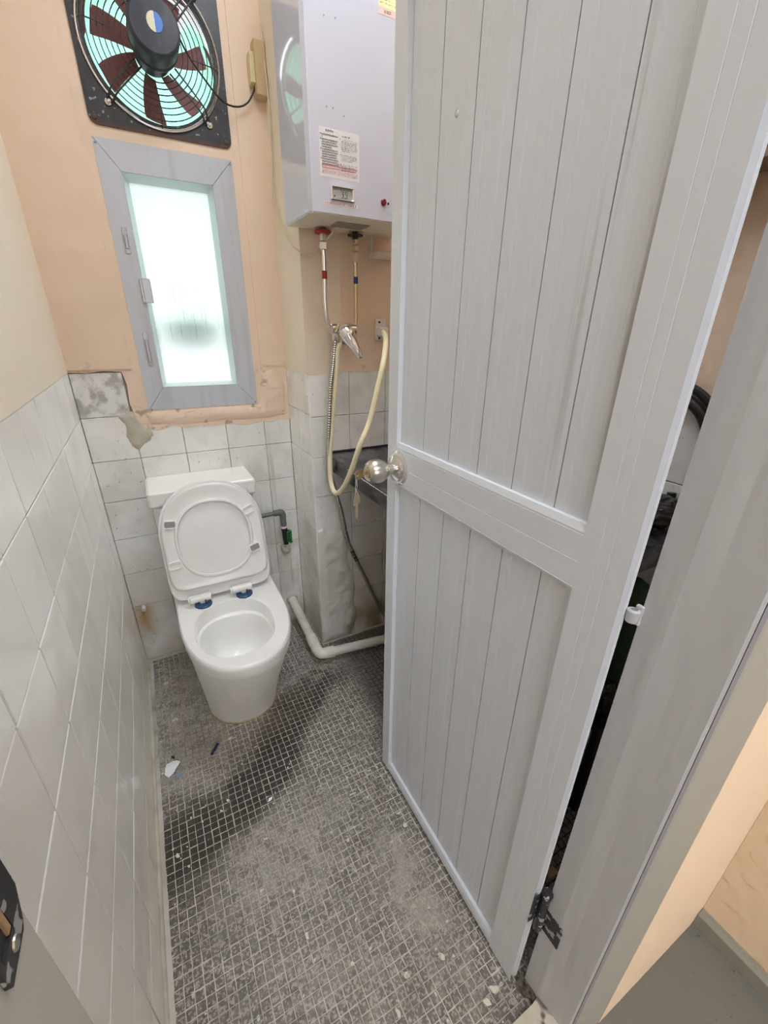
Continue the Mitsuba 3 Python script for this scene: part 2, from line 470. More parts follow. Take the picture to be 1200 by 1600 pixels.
# ------------------------------------------------------------------ the setting: shell
Y_DOOR, Y_HALL = -1.475, -1.595       # inner and outer face of the door wall
X_END = 1.30                          # far right wall behind the door
H = 2.55
tag('floor', 'grimy bathroom floor of small grey mosaic tiles with light joints', 'floor', kind='structure')
put('floor', cbox((-0.01, Y_DOOR - 0.045, -0.08), (X_END + 0.01, 0.02, -0.0016)), 'm_grout')
tag('wall_left', 'left wall with glossy white square tiles below cream paint', 'wall', kind='structure')
put('wall_left', cbox((-0.12, Y_HALL, 0), (-0.007, 0.12, 1.165)), 'm_joint_light')
put('painted_upper', cbox((-0.12, Y_HALL, 1.1615), (0.0016, 0.12, H), 0.0012), 'm_cream', parent='wall_left', label='cream painted plaster above the tiles')

tag('wall_back', 'back wall of peach plaster above stained white tiles, with window and fan opening', 'wall', kind='structure')
win = sbox(0.207, 1.035, 0.574, 1.773)
fan_hole = Point(0.394, 1.987).buffer(0.160, 48)
back_poly = sbox(-0.12, 0, 0.83, H).difference(win).difference(fan_hole)
put('wall_back', extrude(back_poly, -0.13, -0.0075, on_back), 'm_joint_dark')
coat = Polygon([(0, H), (0, 1.163), (0.05, 1.160), (0.10, 1.166), (0.148, 1.161), (0.155, 1.12), (0.150, 1.06), (0.158, 1.02), (0.150, 0.985), (0.163, 0.955), (0.185, 0.972), (0.22, 0.962),
                (0.27, 0.975), (0.31, 0.963), (0.36, 0.968), (0.42, 0.961), (0.47, 0.966), (0.53, 0.955), (0.585, 0.965), (0.63, 0.958), (0.665, 0.968), (0.70, 0.962), (0.70, H)])
coat = coat.difference(win).difference(fan_hole)
put('plaster_coat', extrude(coat, -0.0075, 0.002, on_back), 'm_peach', parent='wall_back', label='peach painted plaster')
strip = sbox(0.0, 1.17, 0.70, H).difference(sbox(0.178, 1.0, 0.604, H))
put('plaster_band', extrude(strip, 0.001, 0.007, on_back).subdivide(), 'm_peach', parent='wall_back')
mound = Polygon([(0.185, 1.03), (0.20, 0.985), (0.30, 0.975), (0.45, 0.98), (0.60, 0.972), (0.685, 0.985), (0.69, 1.10), (0.65, 1.16), (0.60, 1.14), (0.585, 1.028)])
put('plaster_mound', relief(mound, 0.010, lambda u, v, d: (u, -0.002 - d, v), 0.007, 5, 0.03, 0.5), 'm_peach', smooth=True, parent='wall_back')
mp = Polygon([(0.105, 1.02), (0.155, 1.03), (0.175, 0.985), (0.205, 0.955), (0.19, 0.93), (0.165, 0.915), (0.145, 0.898), (0.128, 0.915), (0.118, 0.95), (0.125, 0.985)])
put('mortar_patch', relief(mp, 0.006, on_back, 0.005, 8, 0.012, 0.5), 'm_mortar', smooth=True, parent='wall_back', label='bare beige mortar patch')

tag('wall_right', 'narrow right return wall of the toilet niche, cream paint over white tiles', 'wall', kind='structure')
put('wall_right', cbox((0.7075, -0.24, 0), (0.83, 0.10, 1.16)), 'm_joint_dark')
put('painted_upper', cbox((0.699, -0.2475, 1.155), (0.83, 0.10, H)), 'm_cream', parent='wall_right', label='cream painted plaster above the tiles')
tag('wall_recess', 'wall behind the water heater, peach paint above white tiles', 'wall', kind='structure')
put('wall_recess', cbox((0.7075, -0.2385, 0), (X_END + 0.1, -0.12, 1.165)), 'm_joint_dark')
put('painted_upper', cbox((0.7005, -0.2475, 1.160), (X_END + 0.1, -0.12, H)), 'm_peach', parent='wall_recess', label='peach painted plaster')
tag('wall_far', 'far wall seen through the gap behind the door, tan paint above grey tiles', 'wall', kind='structure')
put('wall_far', cbox((X_END + 0.0075, Y_HALL, 0), (X_END + 0.12, -0.12, 1.145)), 'm_joint_dark')
put('painted_upper', cbox((X_END, Y_HALL, 1.140), (X_END + 0.12, -0.12, H)), 'm_peach', parent='wall_far')
# door wall with the opening, seen from the hall
OX0, OX1 = 0.0, 0.787
tag('wall_door', 'peach painted hall wall beside the door frame', 'wall', kind='structure')
dw = sbox(-0.30, 0, X_END + 0.12, H).difference(sbox(OX0, -0.1, OX1, 2.06))
put('wall_door', extrude(dw, 0, -(Y_HALL - Y_DOOR) - 0.0, lambda u, v, d: (u, Y_DOOR - d, v)), 'm_peach_hall')
tag('wall_hall', 'peach hall wall at the right edge behind the grey skirting', 'wall', kind='structure')
put('wall_hall', cbox((1.150, -4.2, 0), (1.30, Y_HALL - 0.0005, H)), 'm_peach_hall')
tag('wall_hall_side', 'left wall of the hall outside the door', 'wall', kind='structure')
put('wall_hall_side', cbox((-1.5, -4.2, 0), (-1.4, Y_HALL, H)), 'm_peach_hall')
tag('wall_hall_back', 'hall wall with a window opening behind the camera', 'wall', kind='structure')
put('wall_hall_back', extrude(sbox(-1.5, 0, 1.3, H).difference(sbox(-0.9, 0.9, 0.8, 2.2)), 0, 0.12, lambda u, v, d: (u, -4.2 - d, v)), 'm_peach_hall')
put('outer_wall', cbox((-1.5, Y_HALL, 0), (-0.301, Y_DOOR, H)), 'm_peach_hall', parent='wall_door')
tag('floor_hall', 'grey painted floor of the hall by the door frame', 'floor', kind='structure')
put('floor_hall', cbox((-1.5, -4.2, -0.08), (1.30, Y_HALL + 0.004, -0.0005)), 'm_hall_floor')
tag('ceiling', 'white ceiling over bathroom and hall', 'ceiling', kind='structure')
put('ceiling', cbox((-1.5, -4.35, H), (X_END + 0.2, 0.14, H + 0.1)), 'm_ceiling')
sk = Polygon([(0, 0), (0.019, 0), (0.019, 0.040), (0.010, 0.047), (0, 0.048)])
tag('baseboard_right', 'grey painted skirting board along the peach hall wall', 'baseboard', kind='structure')
put('baseboard_right', extrude(sk, 0, 2.6, lambda u, v, d: (1.150 - u, Y_HALL - 0.001 - d, v)), 'm_hall_skirt')

# ------------------------------------------------------------------ lamps
def lamp(name, x, y, w, d, power, label):
    tag(name, label, 'lamp')
    put('housing', cbox((x - w / 2 - 0.02, y - d / 2 - 0.02, H - 0.035), (x + w / 2 + 0.02, y + d / 2 + 0.02, H), 0.004), 'm_ceiling', parent=name)
    q = trimesh.Trimesh([(x - w / 2, y - d / 2, H - 0.037), (x - w / 2, y + d / 2, H - 0.037), (x + w / 2, y + d / 2, H - 0.037), (x + w / 2, y - d / 2, H - 0.037)], [[0, 1, 2], [0, 2, 3]], process=False)
    k = put('diffuser', q, 'm_lamp', parent=name)
    scene[k]['emitter'] = {'type': 'area', 'radiance': {'type': 'rgb', 'value': [power * 0.92, power, power * 1.10]}}


lamp('bathroom_lamp', 0.68, -0.80, 0.60, 0.70, BATH_LAMP, 'flat panel lamp on the bathroom ceiling')
lamp('hall_lamp', 0.25, -2.5, 0.9, 0.9, HALL_LAMP, 'flat panel lamp on the hall ceiling')

# ------------------------------------------------------------------ outside the window
tag('green_awning', 'green translucent sheet outside behind the fan', 'awning')
aw = trimesh.Trimesh([(-0.9, 0.30, 3.2), (1.7, 0.30, 3.2), (1.7, 0.95, 1.95), (-0.9, 0.95, 1.95)], [[0, 1, 2], [0, 2, 3]], process=False)
xs = np.linspace(-0.9, 1.7, 131)
wv = 0.012 * np.sin(xs / 0.076 * 2 * math.pi)
top = np.stack([xs, 0.28 + wv, 3.2 + 0 * xs], 1)
bot = np.stack([xs, 0.95 + wv, 1.95 + 0 * xs], 1)
v = np.vstack([top, bot])
j = np.arange(130)
put('green_awning', trimesh.Trimesh(v, np.vstack([np.stack([j, j + 1, 131 + j + 1], 1), np.stack([j, 131 + j + 1, 131 + j], 1)]), process=False), 'm_green_sheet')
tag('outdoor_pipe_box', 'dark blurred box outside behind the middle of the frosted pane', 'box')
put('outdoor_pipe_box', rbox((0.30, 0.075, 1.255), (0.475, 0.16, 1.335), 0.02, 2), 'm_outdoor', smooth=30)

# ------------------------------------------------------------------ floor mosaic
PITCH, MT = 0.02, 0.0178
base = MT / 2
fr = np.array([[-base, -base, -0.004], [base, -base, -0.004], [base, base, -0.004], [-base, base, -0.004],
               [-base, -base, -0.0012], [base, -base, -0.0012], [base, base, -0.0012], [-base, base, -0.0012]])
q = base - 0.0011
fr = np.vstack([fr, [[-q, -q, 0], [q, -q, 0], [q, q, 0], [-q, q, 0]]])
ff = []
for a in (0, 4):
    for i in range(4):
        j = (i + 1) % 4
        ff += [[a + i, a + j, a + 4 + j], [a + i, a + 4 + j, a + 4 + i]]
ff += [[8, 9, 10], [8, 10, 11]]
mt = trimesh.Trimesh(fr, ff, process=False)
mt_ply = mikit.ply(mt, 'm_mosaic')
cells = []
for ix in range(0, 65):
    for iy in range(0, 76):
        x, y = 0.010 + 0.01 + ix * PITCH - 0.01 + 0.0, -0.006 - iy * PITCH
        if x < 0.012 or x > X_END - 0.01 or y > -0.012 or y < Y_DOOR - 0.035:
            continue
        if x > 0.695 and y > -0.255:
            continue
        if (abs(x - 0.315) < 0.095 and y > -0.46):
            continue
        pj = project((x, y, 0))
        vis = pj is not None and 5 < pj[0] < 1195 and 5 < pj[1] < 1595 and x < 0.655
        cells.append((pj[2] if vis else 99, x, y))
cells.sort(key=lambda c: c[0])
rest = []
for n, (dpt, x, y) in enumerate(cells):
    x += rng.normal() * 0.0004
    y += rng.normal() * 0.0004
    rz = rng.normal() * 1.2
    dz = rng.uniform(-0.0005, 0.0005)
    if n < 300:
        put('mosaic_tile', None, None, parent='floor', shape=mt_ply, to_world=T().translate([x, y, dz]).rotate([0, 0, 1], rz))
    else:
        c_, s_ = math.cos(math.radians(rz)), math.sin(math.radians(rz))
        v = fr.copy()
        v[:, :2] = v[:, :2] @ np.array([[c_, s_], [-s_, c_]])
        rest.append(v + [x, y, dz])
V = np.vstack(rest)
F = np.vstack([np.array(ff) + 12 * i for i in range(len(rest))])
put('mosaic_field', trimesh.Trimesh(V, F, process=False), 'm_mosaic', parent='floor', kind='stuff')
# cement fillet along the walls
put('cement_fillet', cat(tube(spline([(0.004, y, -0.001 + 0.0015 * math.sin(y * 40)) for y in np.linspace(-0.02, -1.46, 30)], 3), 0.006, 8)), 'm_mortar', smooth=True, parent='wall_left')
put('cement_fillet', tube(spline([(x, -0.2500, -0.001 + 0.0015 * math.sin(x * 50)) for x in np.linspace(0.702, 1.29, 16)], 3), 0.007, 8), 'm_mortar', smooth=True, parent='wall_recess')

# ------------------------------------------------------------------ wall tiles
ROWS = [0.0] + [0.119 + 0.15 * k for k in range(7)] + [1.163]
G = 0.0016


def wall_tiles(parent, us, vs, frame3, m, skip=(), c=0.0014):
    """one part per tile; frame3(u, v, d) -> point; the face is at d = 0"""
    for i in range(len(us) - 1):
        for j in range(len(vs) - 1):
            if (i, j) in skip:
                continue
            u0, u1 = sorted((us[i], us[i + 1]))
            v0, v1 = sorted((vs[j], vs[j + 1]))
            d = rng.uniform(-0.0006, 0.0006)
            a, b = np.array(frame3(u0 + G / 2, v0 + G / 2, -0.0085)), np.array(frame3(u1 - G / 2, v1 - G / 2, d))
            put('tile', cbox(a, b, c), m, parent=parent)


lcols = [0.0, -0.116] + [-0.116 - 0.1535 * k for k in range(1, 9)] + [Y_DOOR]
G = 0.0030
wall_tiles('wall_left', lcols, ROWS, lambda u, v, d: (d, u, v), 'm_tile_left')
G = 0.0018
bcols = [0.0, 0.147, 0.298, 0.450, 0.595, 0.700]
brow = list(ROWS[:-1]) + [1.160]
wall_tiles('wall_back', bcols, brow, lambda u, v, d: (u, -d, v), 'm_tile_back', skip={(i, 7) for i in range(1, 5)})
wall_tiles('wall_right', [0.0, -0.118, -0.246], ROWS, lambda u, v, d: (0.70 - d, u, v), 'm_tile_back')
rrow = [0.0, 0.09, 0.24, 0.39, 0.55, 0.705, 0.86, 1.01, 1.163]
wall_tiles('wall_recess', [0.702, 0.856, 1.004, 1.152, X_END], rrow, lambda u, v, d: (u, -0.246 - d, v), 'm_tile_back')
wall_tiles('wall_far', [-0.25 - 0.15 * k for k in range(9)], [0, 0.06, 0.21, 0.36, 0.51, 0.66, 0.81, 0.965, 1.14], lambda u, v, d: (X_END - d, u, v), 'm_tile_back')
pp = Polygon([(0.703, 0.0), (0.703, 0.56), (0.725, 0.575), (0.75, 0.555), (0.79, 0.55), (0.82, 0.535), (0.838, 0.46), (0.832, 0.40), (0.85, 0.33), (0.865, 0.26), (0.858, 0.18), (0.872, 0.11), (0.86, 0.05), (0.84, 0.0)])
put('mortar_patch', relief(pp, 0.013, lambda u, v, d: (u, -0.2462 - d, v), 0.007, 11, 0.03, 0.45), 'm_patch', smooth=True, parent='wall_recess', label='rough white plaster patch over the lower tiles')

# ------------------------------------------------------------------ window
WX0, WX1, WZ0, WZ1 = 0.204, 0.577, 1.032, 1.776
GX0, GX1, GZ0, GZ1 = 0.262, 0.510, 1.108, 1.704
PX0, PX1, PZ0, PZ1 = 0.276, 0.497, 1.118, 1.688
tag('window_1', 'small window with grey aluminium frame and bright frosted pane', 'window', kind='structure')
corn = [((WX0, WZ0), (WX1, WZ0), (GX1, GZ0), (GX0, GZ0)), ((WX1, WZ0), (WX1, WZ1), (GX1, GZ1), (GX1, GZ0)),
        ((WX1, WZ1), (WX0, WZ1), (GX0, GZ1), (GX1, GZ1)), ((WX0, WZ1), (WX0, WZ0), (GX0, GZ0), (GX0, GZ1))]
for qd in corn:
    pg = Polygon(qd).buffer(-0.0005, join_style=2)
    put('frame_member', extrude(pg, -0.06, 0.004, on_back), 'm_alu', parent='window_1')
inn = [((GX0, GZ0), (GX1, GZ0), (PX1, PZ0), (PX0, PZ0)), ((GX1, GZ0), (GX1, GZ1), (PX1, PZ1), (PX1, PZ0)),
       ((GX1, GZ1), (GX0, GZ1), (PX0, PZ1), (PX1, PZ1)), ((GX0, GZ1), (GX0, GZ0), (PX0, PZ0), (PX0, PZ1))]
for a, b, c2, d2 in inn:
    vv = np.array([on_back(a[0], a[1], 0.001), on_back(b[0], b[1], 0.001), on_back(c2[0], c2[1], -0.026), on_back(d2[0], d2[1], -0.026),
                   on_back(a[0], a[1], -0.05), on_back(b[0], b[1], -0.05), on_back(c2[0], c2[1], -0.05), on_back(d2[0], d2[1], -0.05)])
    put('glazing_bead', trimesh.convex.convex_hull(vv), 'm_alu_bead', parent='window_1')
pn = trimesh.Trimesh([(PX0 - 0.004, 0.033, PZ0 - 0.004), (PX1 + 0.004, 0.033, PZ0 - 0.004), (PX1 + 0.004, 0.033, PZ1 + 0.004), (PX0 - 0.004, 0.033, PZ1 + 0.004)], [[0, 1, 2], [0, 2, 3]], process=False)
put('pane', pn, 'm_frosted', parent='window_1', label='frosted glass pane, glaringly bright')
for z0, z1 in ((1.500, 1.568), (1.178, 1.280)):
    put('catch', cat(cbox((0.231, -0.0065, z0), (0.245, -0.003, z1), 0.001), cbox((0.2335, -0.014, z0 + 0.012), (0.243, -0.005, z1 - 0.02), 0.002)), 'm_catch', parent='window_1', label='grey metal catch')
put('latch', cat(cbox((0.252, -0.012, 1.367), (0.262, -0.003, 1.435), 0.001), cbox((0.258, -0.016, 1.367), (0.282, -0.010, 1.435), 0.0015)), 'm_catch', parent='window_1', label='grey metal latch reaching over the pane')
for sx, sz in ((WX0 + 0.006, WZ1 - 0.014), (WX1 - 0.007, WZ1 - 0.012), (WX0 + 0.010, WZ0 + 0.004), (WX1 - 0.008, WZ0 + 0.008)):
    put('screw', lathe([(0.003, 0), (0.003, 0.002), (0.001, 0.003)], (sx, -0.0035, sz), 'y', 10, -1), 'm_rubber_grey', parent='window_1')

# ------------------------------------------------------------------ exhaust fan
FX, FZ = 0.394, 1.987
tag('exhaust_fan', 'black exhaust fan with maroon blades behind a wire guard above the window', 'fan')
f_out = sbox(0.207, 1.802, 0.581, 2.174).buffer(-0.02).buffer(0.02, 6).difference(Point(FX, FZ).buffer(0.158, 48))
put('mounting_plate', extrude(f_out, 0.002, 0.0065, on_back), 'm_fan_plate', parent='exhaust_fan', label='worn black square plate')
ring = [(0.150, 0.115), (0.150, 0.045), (0.152, 0.025), (0.157, 0.006), (0.164, -0.008), (0.170, -0.0135), (0.1738, -0.0125), (0.1740, -0.008)]
ring += [(0.171, -0.0085), (0.1665, -0.004), (0.159, 0.010), (0.1555, 0.027), (0.1535, 0.115)]
an = np.arange(72) * 2 * math.pi / 72
rr = [np.stack([FX + r * np.cos(an), np.full(72, y), FZ + r * np.sin(an)], 1) for r, y in ring]
put('housing_ring', loft(rr, cap=False, loop=True), 'm_chrome', smooth=40, parent='exhaust_fan', label='shiny metal bell ring')
put('motor', lathe([(0.040, 0.03), (0.046, 0.02), (0.047, -0.045), (0.0600, -0.050), (0.0610, -0.058), (0.0575, -0.061), (0.0575, -0.066), (0.0600, -0.072), (0.0605, -0.122), (0.057, -0.131), (0.054, -0.133)], (FX, 0.0, FZ), 'y', 56), 'm_motor', smooth=30, parent='exhaust_fan', label='black motor housing')
mot = 'exhaust_fan__motor'
bd = lambda p: Polygon([(0.0195 * math.cos(a), 0.0195 * math.sin(a)) for a in p])
bl = bd(np.linspace(-math.pi / 2, math.pi / 2, 20))
br = bd(np.linspace(math.pi / 2, 3 * math.pi / 2, 20))
P('m_badge_blue', s(60, 110, 190), 0.4)
P('m_badge_cream', s(200, 195, 165), 0.4)
mf = lambda u, v, d: (FX + 0.002 + u * 0.95, -0.1331 - d, FZ + 0.004 + v)
put('badge_blue', extrude(bl, 0, 0.001, mf), 'm_badge_blue', parent=mot, label='blue half of the round badge')
put('badge_cream', extrude(br, 0, 0.001, mf), 'm_badge_cream', parent=mot, label='cream half of the round badge')
for deg in (7, 58, 110, 157, 205, 260, 313):
    rows = []
    a0 = math.radians(deg)
    nr, nw = 10, 7
    for sgn in (1,):
        for i in range(nr):
            t = i / (nr - 1)
            r = 0.045 + 0.099 * t
            half = math.radians(8 + 0) * 0 + (0.013 + 0.016 * t ** 0.8) / r * (1 if t < 0.95 else 0.94)
            for k in range(nw):
                w = -1 + 2 * k / (nw - 1)
                ang = a0 + 0.16 * (t - 0.5) + half * w
                rows.append((FX + r * math.cos(ang), 0.030 + 0.009 * w, FZ + r * math.sin(ang)))
    v1 = np.array(rows)
    v2 = v1 + [0, 0.0022, 0]
    f = []
    N = nr * nw
    for i in range(nr - 1):
        for k in range(nw - 1):
            a, b, c3, d3 = i * nw + k, i * nw + k + 1, (i + 1) * nw + k + 1, (i + 1) * nw + k
            f += [[a, b, c3], [a, c3, d3], [N + a, N + c3, N + b], [N + a, N + d3, N + c3]]
    bd_ = [k for k in range(nw)] + [i * nw + nw - 1 for i in range(1, nr)] + [(nr - 1) * nw + k for k in range(nw - 2, -1, -1)] + [i * nw for i in range(nr - 2, 0, -1)]
    for i in range(len(bd_)):
        a, b = bd_[i], bd_[(i + 1) % len(bd_)]
        f += [[a, N + a, N + b], [a, N + b, b]]
    put('blade', trimesh.Trimesh(np.vstack([v1, v2]), f, process=False), 'm_blade', smooth=50, parent='exhaust_fan', label='maroon fan blade')
for k in range(8):
    r = 0.074 + k * 0.0130
    y = -0.030 + 0.016 * (k / 7) ** 3
    put('guard_ring', tube(np.stack([FX + r * np.cos(an), np.full(72, y), FZ + r * np.sin(an)], 1), 0.0013, 6, closed=True), 'm_wire', smooth=True, parent='exhaust_fan')
for deg in (-92, -5, 85, 172):
    a = math.radians(deg)
    pts = [(FX + r * math.cos(a), -0.032 + y, FZ + r * math.sin(a)) for r, y in ((0.100, 0), (0.150, 0.002), (0.166, 0.015), (0.170, 0.026))]
    put('guard_spoke', tube(spline(pts, 5), 0.0015, 6), 'm_wire', smooth=True, parent='exhaust_fan')
for deg in (-135, -47, 47, 133):
    a = math.radians(deg)
    e, t = np.array([math.cos(a), math.sin(a)]), np.array([-math.sin(a), math.cos(a)])
    ms = []
    for sgn in (-1, 1):
        pts = [(r * e + sgn * w * t, y) for r, y, w in ((0.060, -0.034, 0.010), (0.120, -0.040, 0.009), (0.158, -0.038, 0.008), (0.172, -0.020, 0.007), (0.184, -0.009, 0.006))]
        ms.append(tube(spline([(FX + q2[0], y, FZ + q2[1]) for q2, y in pts], 5), 0.0022, 8))
    put('support_arm', cat(*ms), 'm_wire', smooth=True, parent='exhaust_fan', label='pair of black rods holding the motor')
    bx, bz = FX + 0.187 * e[0], FZ + 0.187 * e[1]
    st = [cbox((-0.008, -0.0022, -0.001), (0.008, 0.0022, 0.001)) for _ in range(4)]
    star = []
    for i2, m_ in enumerate(st):
        m_.apply_transform(trimesh.transformations.rotation_matrix(i2 * math.pi / 4, (0, 0, 1)))
        vv = np.array(m_.vertices)
        m_.vertices = np.stack([bx + vv[:, 0], -0.010 - vv[:, 2], bz + vv[:, 1]], 1)
        star.append(m_)
    star.append(lathe([(0.005, 0.0), (0.005, 0.010), (0.003, 0.012)], (bx, -0.0055, bz), 'y', 6, -1))
    put('star_nut', cat(*star), 'm_steel', parent='exhaust_fan', label='silvery star-shaped fixing nut')
for rx, rz in ((0.222, 1.818), (0.566, 1.818), (0.222, 2.158), (0.566, 2.158)):
    put('rivet', lathe([(0.0065, 0), (0.006, 0.002), (0.002, 0.0035)], (rx, -0.0065, rz), 'y', 12, -1), 'm_rust', smooth=30, parent='exhaust_fan', label='rusty corner screw')
tag('fan_cable', 'thin black cable hanging from the fan guard to the wall switch', 'cable')
put('fan_cable', tube(spline([(0.440, -0.075, 2.040), (0.475, -0.052, 1.985), (0.520, -0.046, 1.935), (0.560, -0.035, 1.905), (0.600, -0.030, 1.900), (0.635, -0.027, 1.915), (0.658, -0.024, 1.945), (0.668, -0.023, 1.968)], 8), 0.0024, 8), 'm_black', smooth=True)
tag('wall_switch', 'old beige switch box on the corner between fan and heater', 'switch')
put('back_box', rbox((0.664, -0.046, 1.935), (0.6985, -0.0075, 2.060), 0.004, 2), 'm_beige_dirty', smooth=30, parent='wall_switch')
put('cover', rbox((0.650, -0.040, 1.962), (0.6655, -0.010, 2.032), 0.003, 2), 'm_beige_box', smooth=30, parent='wall_switch', label='cream switch cover')

# ------------------------------------------------------------------ water heater
HX0, HX1, HY0, HY1, HZ0, HZ1 = 0.662, 1.015, -0.246, -0.449, 1.573, 2.25
tag('water_heater', 'white gas water heater on the wall beside the half-open door', 'water heater')
prof = Polygon([(HX0, HY0), (HX0 + 0.003, HY1 + 0.014), (HX0 + 0.010, HY1 + 0.002), (HX0 + 0.015, HY1), (HX1 - 0.015, HY1), (HX1 - 0.010, HY1 + 0.002), (HX1 - 0.003, HY1 + 0.014), (HX1, HY0)])
put('casing', extrude(prof, HZ0 + 0.003, HZ1, lambda u, v, d: (u, v, d)), 'm_white_enamel', smooth=25, parent='water_heater')
put('base_plate', extrude(prof.buffer(-0.003, join_style=2), HZ0, HZ0 + 0.004, lambda u, v, d: (u, v, d)), 'm_heater_base', parent='water_heater', label='cream metal underside')
put('vent_grille', cat(cbox((0.765, -0.392, HZ0 - 0.001), (0.868, -0.332, HZ0 + 0.001)), *[cbox((0.768, -0.390 + 0.006 * i, HZ0 - 0.0035), (0.865, -0.387 + 0.006 * i, HZ0)) for i in range(10)]), 'm_vent', parent='water_heater__base_plate', label='brown vent grille')
FY = HY1


def front(u, v, d):
    return u, FY - d, v


def fbox(u0, v0, u1, v1, d0, d1, c=0.0):
    return cbox((u0, FY - d1, v0), (u1, FY - d0, v1), c)


def glyphs(u0, v0, u1, size, rnd, gap=1.12, d=0.0011, fill=1.0):
    out, u = [], u0
    while u + size < u1:
        if rnd.random() < fill:
            for k in range(2):
                z = v0 + size * (0.18 + 0.5 * k + 0.1 * rnd.random())
                out.append(fbox(u, z, u + size * 0.9, z + size * 0.17, d, d + 0.0002))
            a = u + size * rnd.uniform(0.15, 0.6)
            out.append(fbox(a, v0, a + size * 0.17, v0 + size * 0.92, d, d + 0.0002))
            if rnd.random() < 0.6:
                a = u + size * rnd.uniform(0.0, 0.75)
                out.append(fbox(a, v0 + size * 0.1, a + size * 0.14, v0 + size * 0.8, d, d + 0.0002))
        u += size * gap
    return out


def words(u0, v0, u1, size, rnd, d=0.0011):
    out, u = [], u0
    while u < u1 - size:
        w = min(size * rnd.choice([1.2, 2.0, 3.0, 3.6]), u1 - u)
        for k in range(max(1, int(w / (size * 0.62)))):
            a = u + k * size * 0.62
            out.append(fbox(a, v0, a + size * 0.16, v0 + size * rnd.uniform(0.6, 1.0), d, d + 0.0002))
            out.append(fbox(a, v0 + size * rnd.choice([0, 0.3, 0.5]), a + size * 0.45, v0 + size * rnd.choice([0.16, 0.46, 0.66]), d, d + 0.0002))
        u += w + size * 0.55
    return out


rnd = random.Random(3)
put('warning_label', cat(fbox(0.697, 1.652, 0.806, 1.750, 0, 0.0006), fbox(0.6968, 1.6518, 0.8062, 1.7502, -0.0002, 0.0003)), 'm_label', parent='water_heater', label='printed instruction label with black and red text')
lab = 'water_heater__warning_label'
ink = glyphs(0.714, 1.7425, 0.738, 0.0042, rnd, 1.35)
z = 1.7385
for para in ((1.0, 0.12), (1.0, 0.9, 1.0, 0.62), (0.98, 1.0, 0.95, 0.95), (1.0, 0.96, 1.0)):
    ink.append(fbox(0.6995, z - 0.0028, 0.7012, z - 0.0008, 0.0008, 0.0013))
    for w in para:
        z -= 0.0040
        ink += glyphs(0.7030, z, 0.7030 + 0.0445 * w, 0.0030, rnd)
        z -= 0.0008
put('black_text', cat(*ink), 'm_ink', parent=lab)
ink = words(0.758, 1.7385, 0.785, 0.0026, rnd)
z = 1.7345
for para in ((1, 1, 1), (1, 1, 1, 0.55), None, (1, 1, 0.95, 0.7), None, (1, 1, 1, 0.95)):
    if para is None:
        z -= 0.0045
        continue
    ink.append(fbox(0.7525, z - 0.0024, 0.754, z - 0.0006, 0.0008, 0.0013))
    for w in para:
        z -= 0.0028
        ink += words(0.7560, z, 0.7560 + 0.045 * w, 0.0021, rnd)
        z -= 0.0009
put('english_text', cat(*ink), 'm_ink', parent=lab)
ink = glyphs(0.742, 1.6795, 0.757, 0.0036, rnd, 1.4)
for i, zz in enumerate((1.6745, 1.6695, 1.6655, 1.6622, 1.6590)):
    ink += (glyphs if i < 2 else words)(0.7015, zz, 0.8025 - 0.004 * (i == 1), 0.0033 if i < 2 else 0.0022, rnd)
put('red_text', cat(*ink), 'm_ink_red', parent=lab)
put('display', cat(fbox(0.722, 1.605, 0.790, 1.610, 0, 0.006, 0.0018), fbox(0.722, 1.632, 0.790, 1.637, 0, 0.006, 0.0018), fbox(0.722, 1.605, 0.728, 1.637, 0, 0.006, 0.0018), fbox(0.784, 1.605, 0.790, 1.637, 0, 0.006, 0.0018)), 'm_chrome', parent='water_heater', label='small display in a chrome bezel')
dsp = 'water_heater__display'
put('screen', fbox(0.727, 1.609, 0.785, 1.633, 0, 0.0015), 'm_lcd', parent=dsp, label='grey liquid crystal screen')
segs = []
for u in (0.7535, 0.764):
    segs += [fbox(u, 1.6135, u + 0.0055, 1.6145, 0.0014, 0.0018), fbox(u + 0.0042, 1.6140, u + 0.0056, 1.6265, 0.0014, 0.0018), fbox(u + 0.0005, 1.6195, u + 0.005, 1.6205, 0.0014, 0.0018), fbox(u, 1.6255, u + 0.0055, 1.6265, 0.0014, 0.0018), fbox(u, 1.6200, u + 0.001, 1.6262, 0.0014, 0.0018)]
segs += [fbox(0.753, 1.6115, 0.7705, 1.6123, 0.0014, 0.0018), fbox(0.732, 1.613, 0.736, 1.616, 0.0014, 0.0018)] + [fbox(0.734 + 0.006 * i, 1.6288, 0.738 + 0.006 * i, 1.6300, 0.0014, 0.0018) for i in range(8)]
put('digits', cat(*segs), 'm_ink', parent=dsp)
put('red_text_strip', fbox(0.704, 1.5945, 0.801, 1.6015, 0, 0.0006), 'm_label', parent='water_heater', label='small strip of red lettering under the display')
put('red_text', cat(*glyphs(0.706, 1.5958, 0.799, 0.0044, rnd, 1.5, 0.0008, 0.85)), 'm_ink_red', parent='water_heater__red_text_strip')
put('red_button', lathe([(0.0078, 0), (0.0078, 0.004), (0.006, 0.0058)], (0.879, FY, 1.618), 'y', 24, -1), 'm_dark_red', smooth=30, parent='water_heater', label='round dark red button')
put('indicator_dot', lathe([(0.003, 0), (0.003, 0.001), (0.0015, 0.0014)], (0.894, FY, 1.6165), 'y', 12, -1), 'm_ink', parent='water_heater')
put('energy_sticker', fbox(0.860, 1.985, 0.960, 2.10, 0, 0.0006), 'm_sticker_pink', parent='water_heater', label='pink and yellow sticker near the top')
put('yellow_field', fbox(0.861, 1.998, 0.959, 2.099, 0.0005, 0.0009), 'm_sticker_yellow', parent='water_heater__energy_sticker')
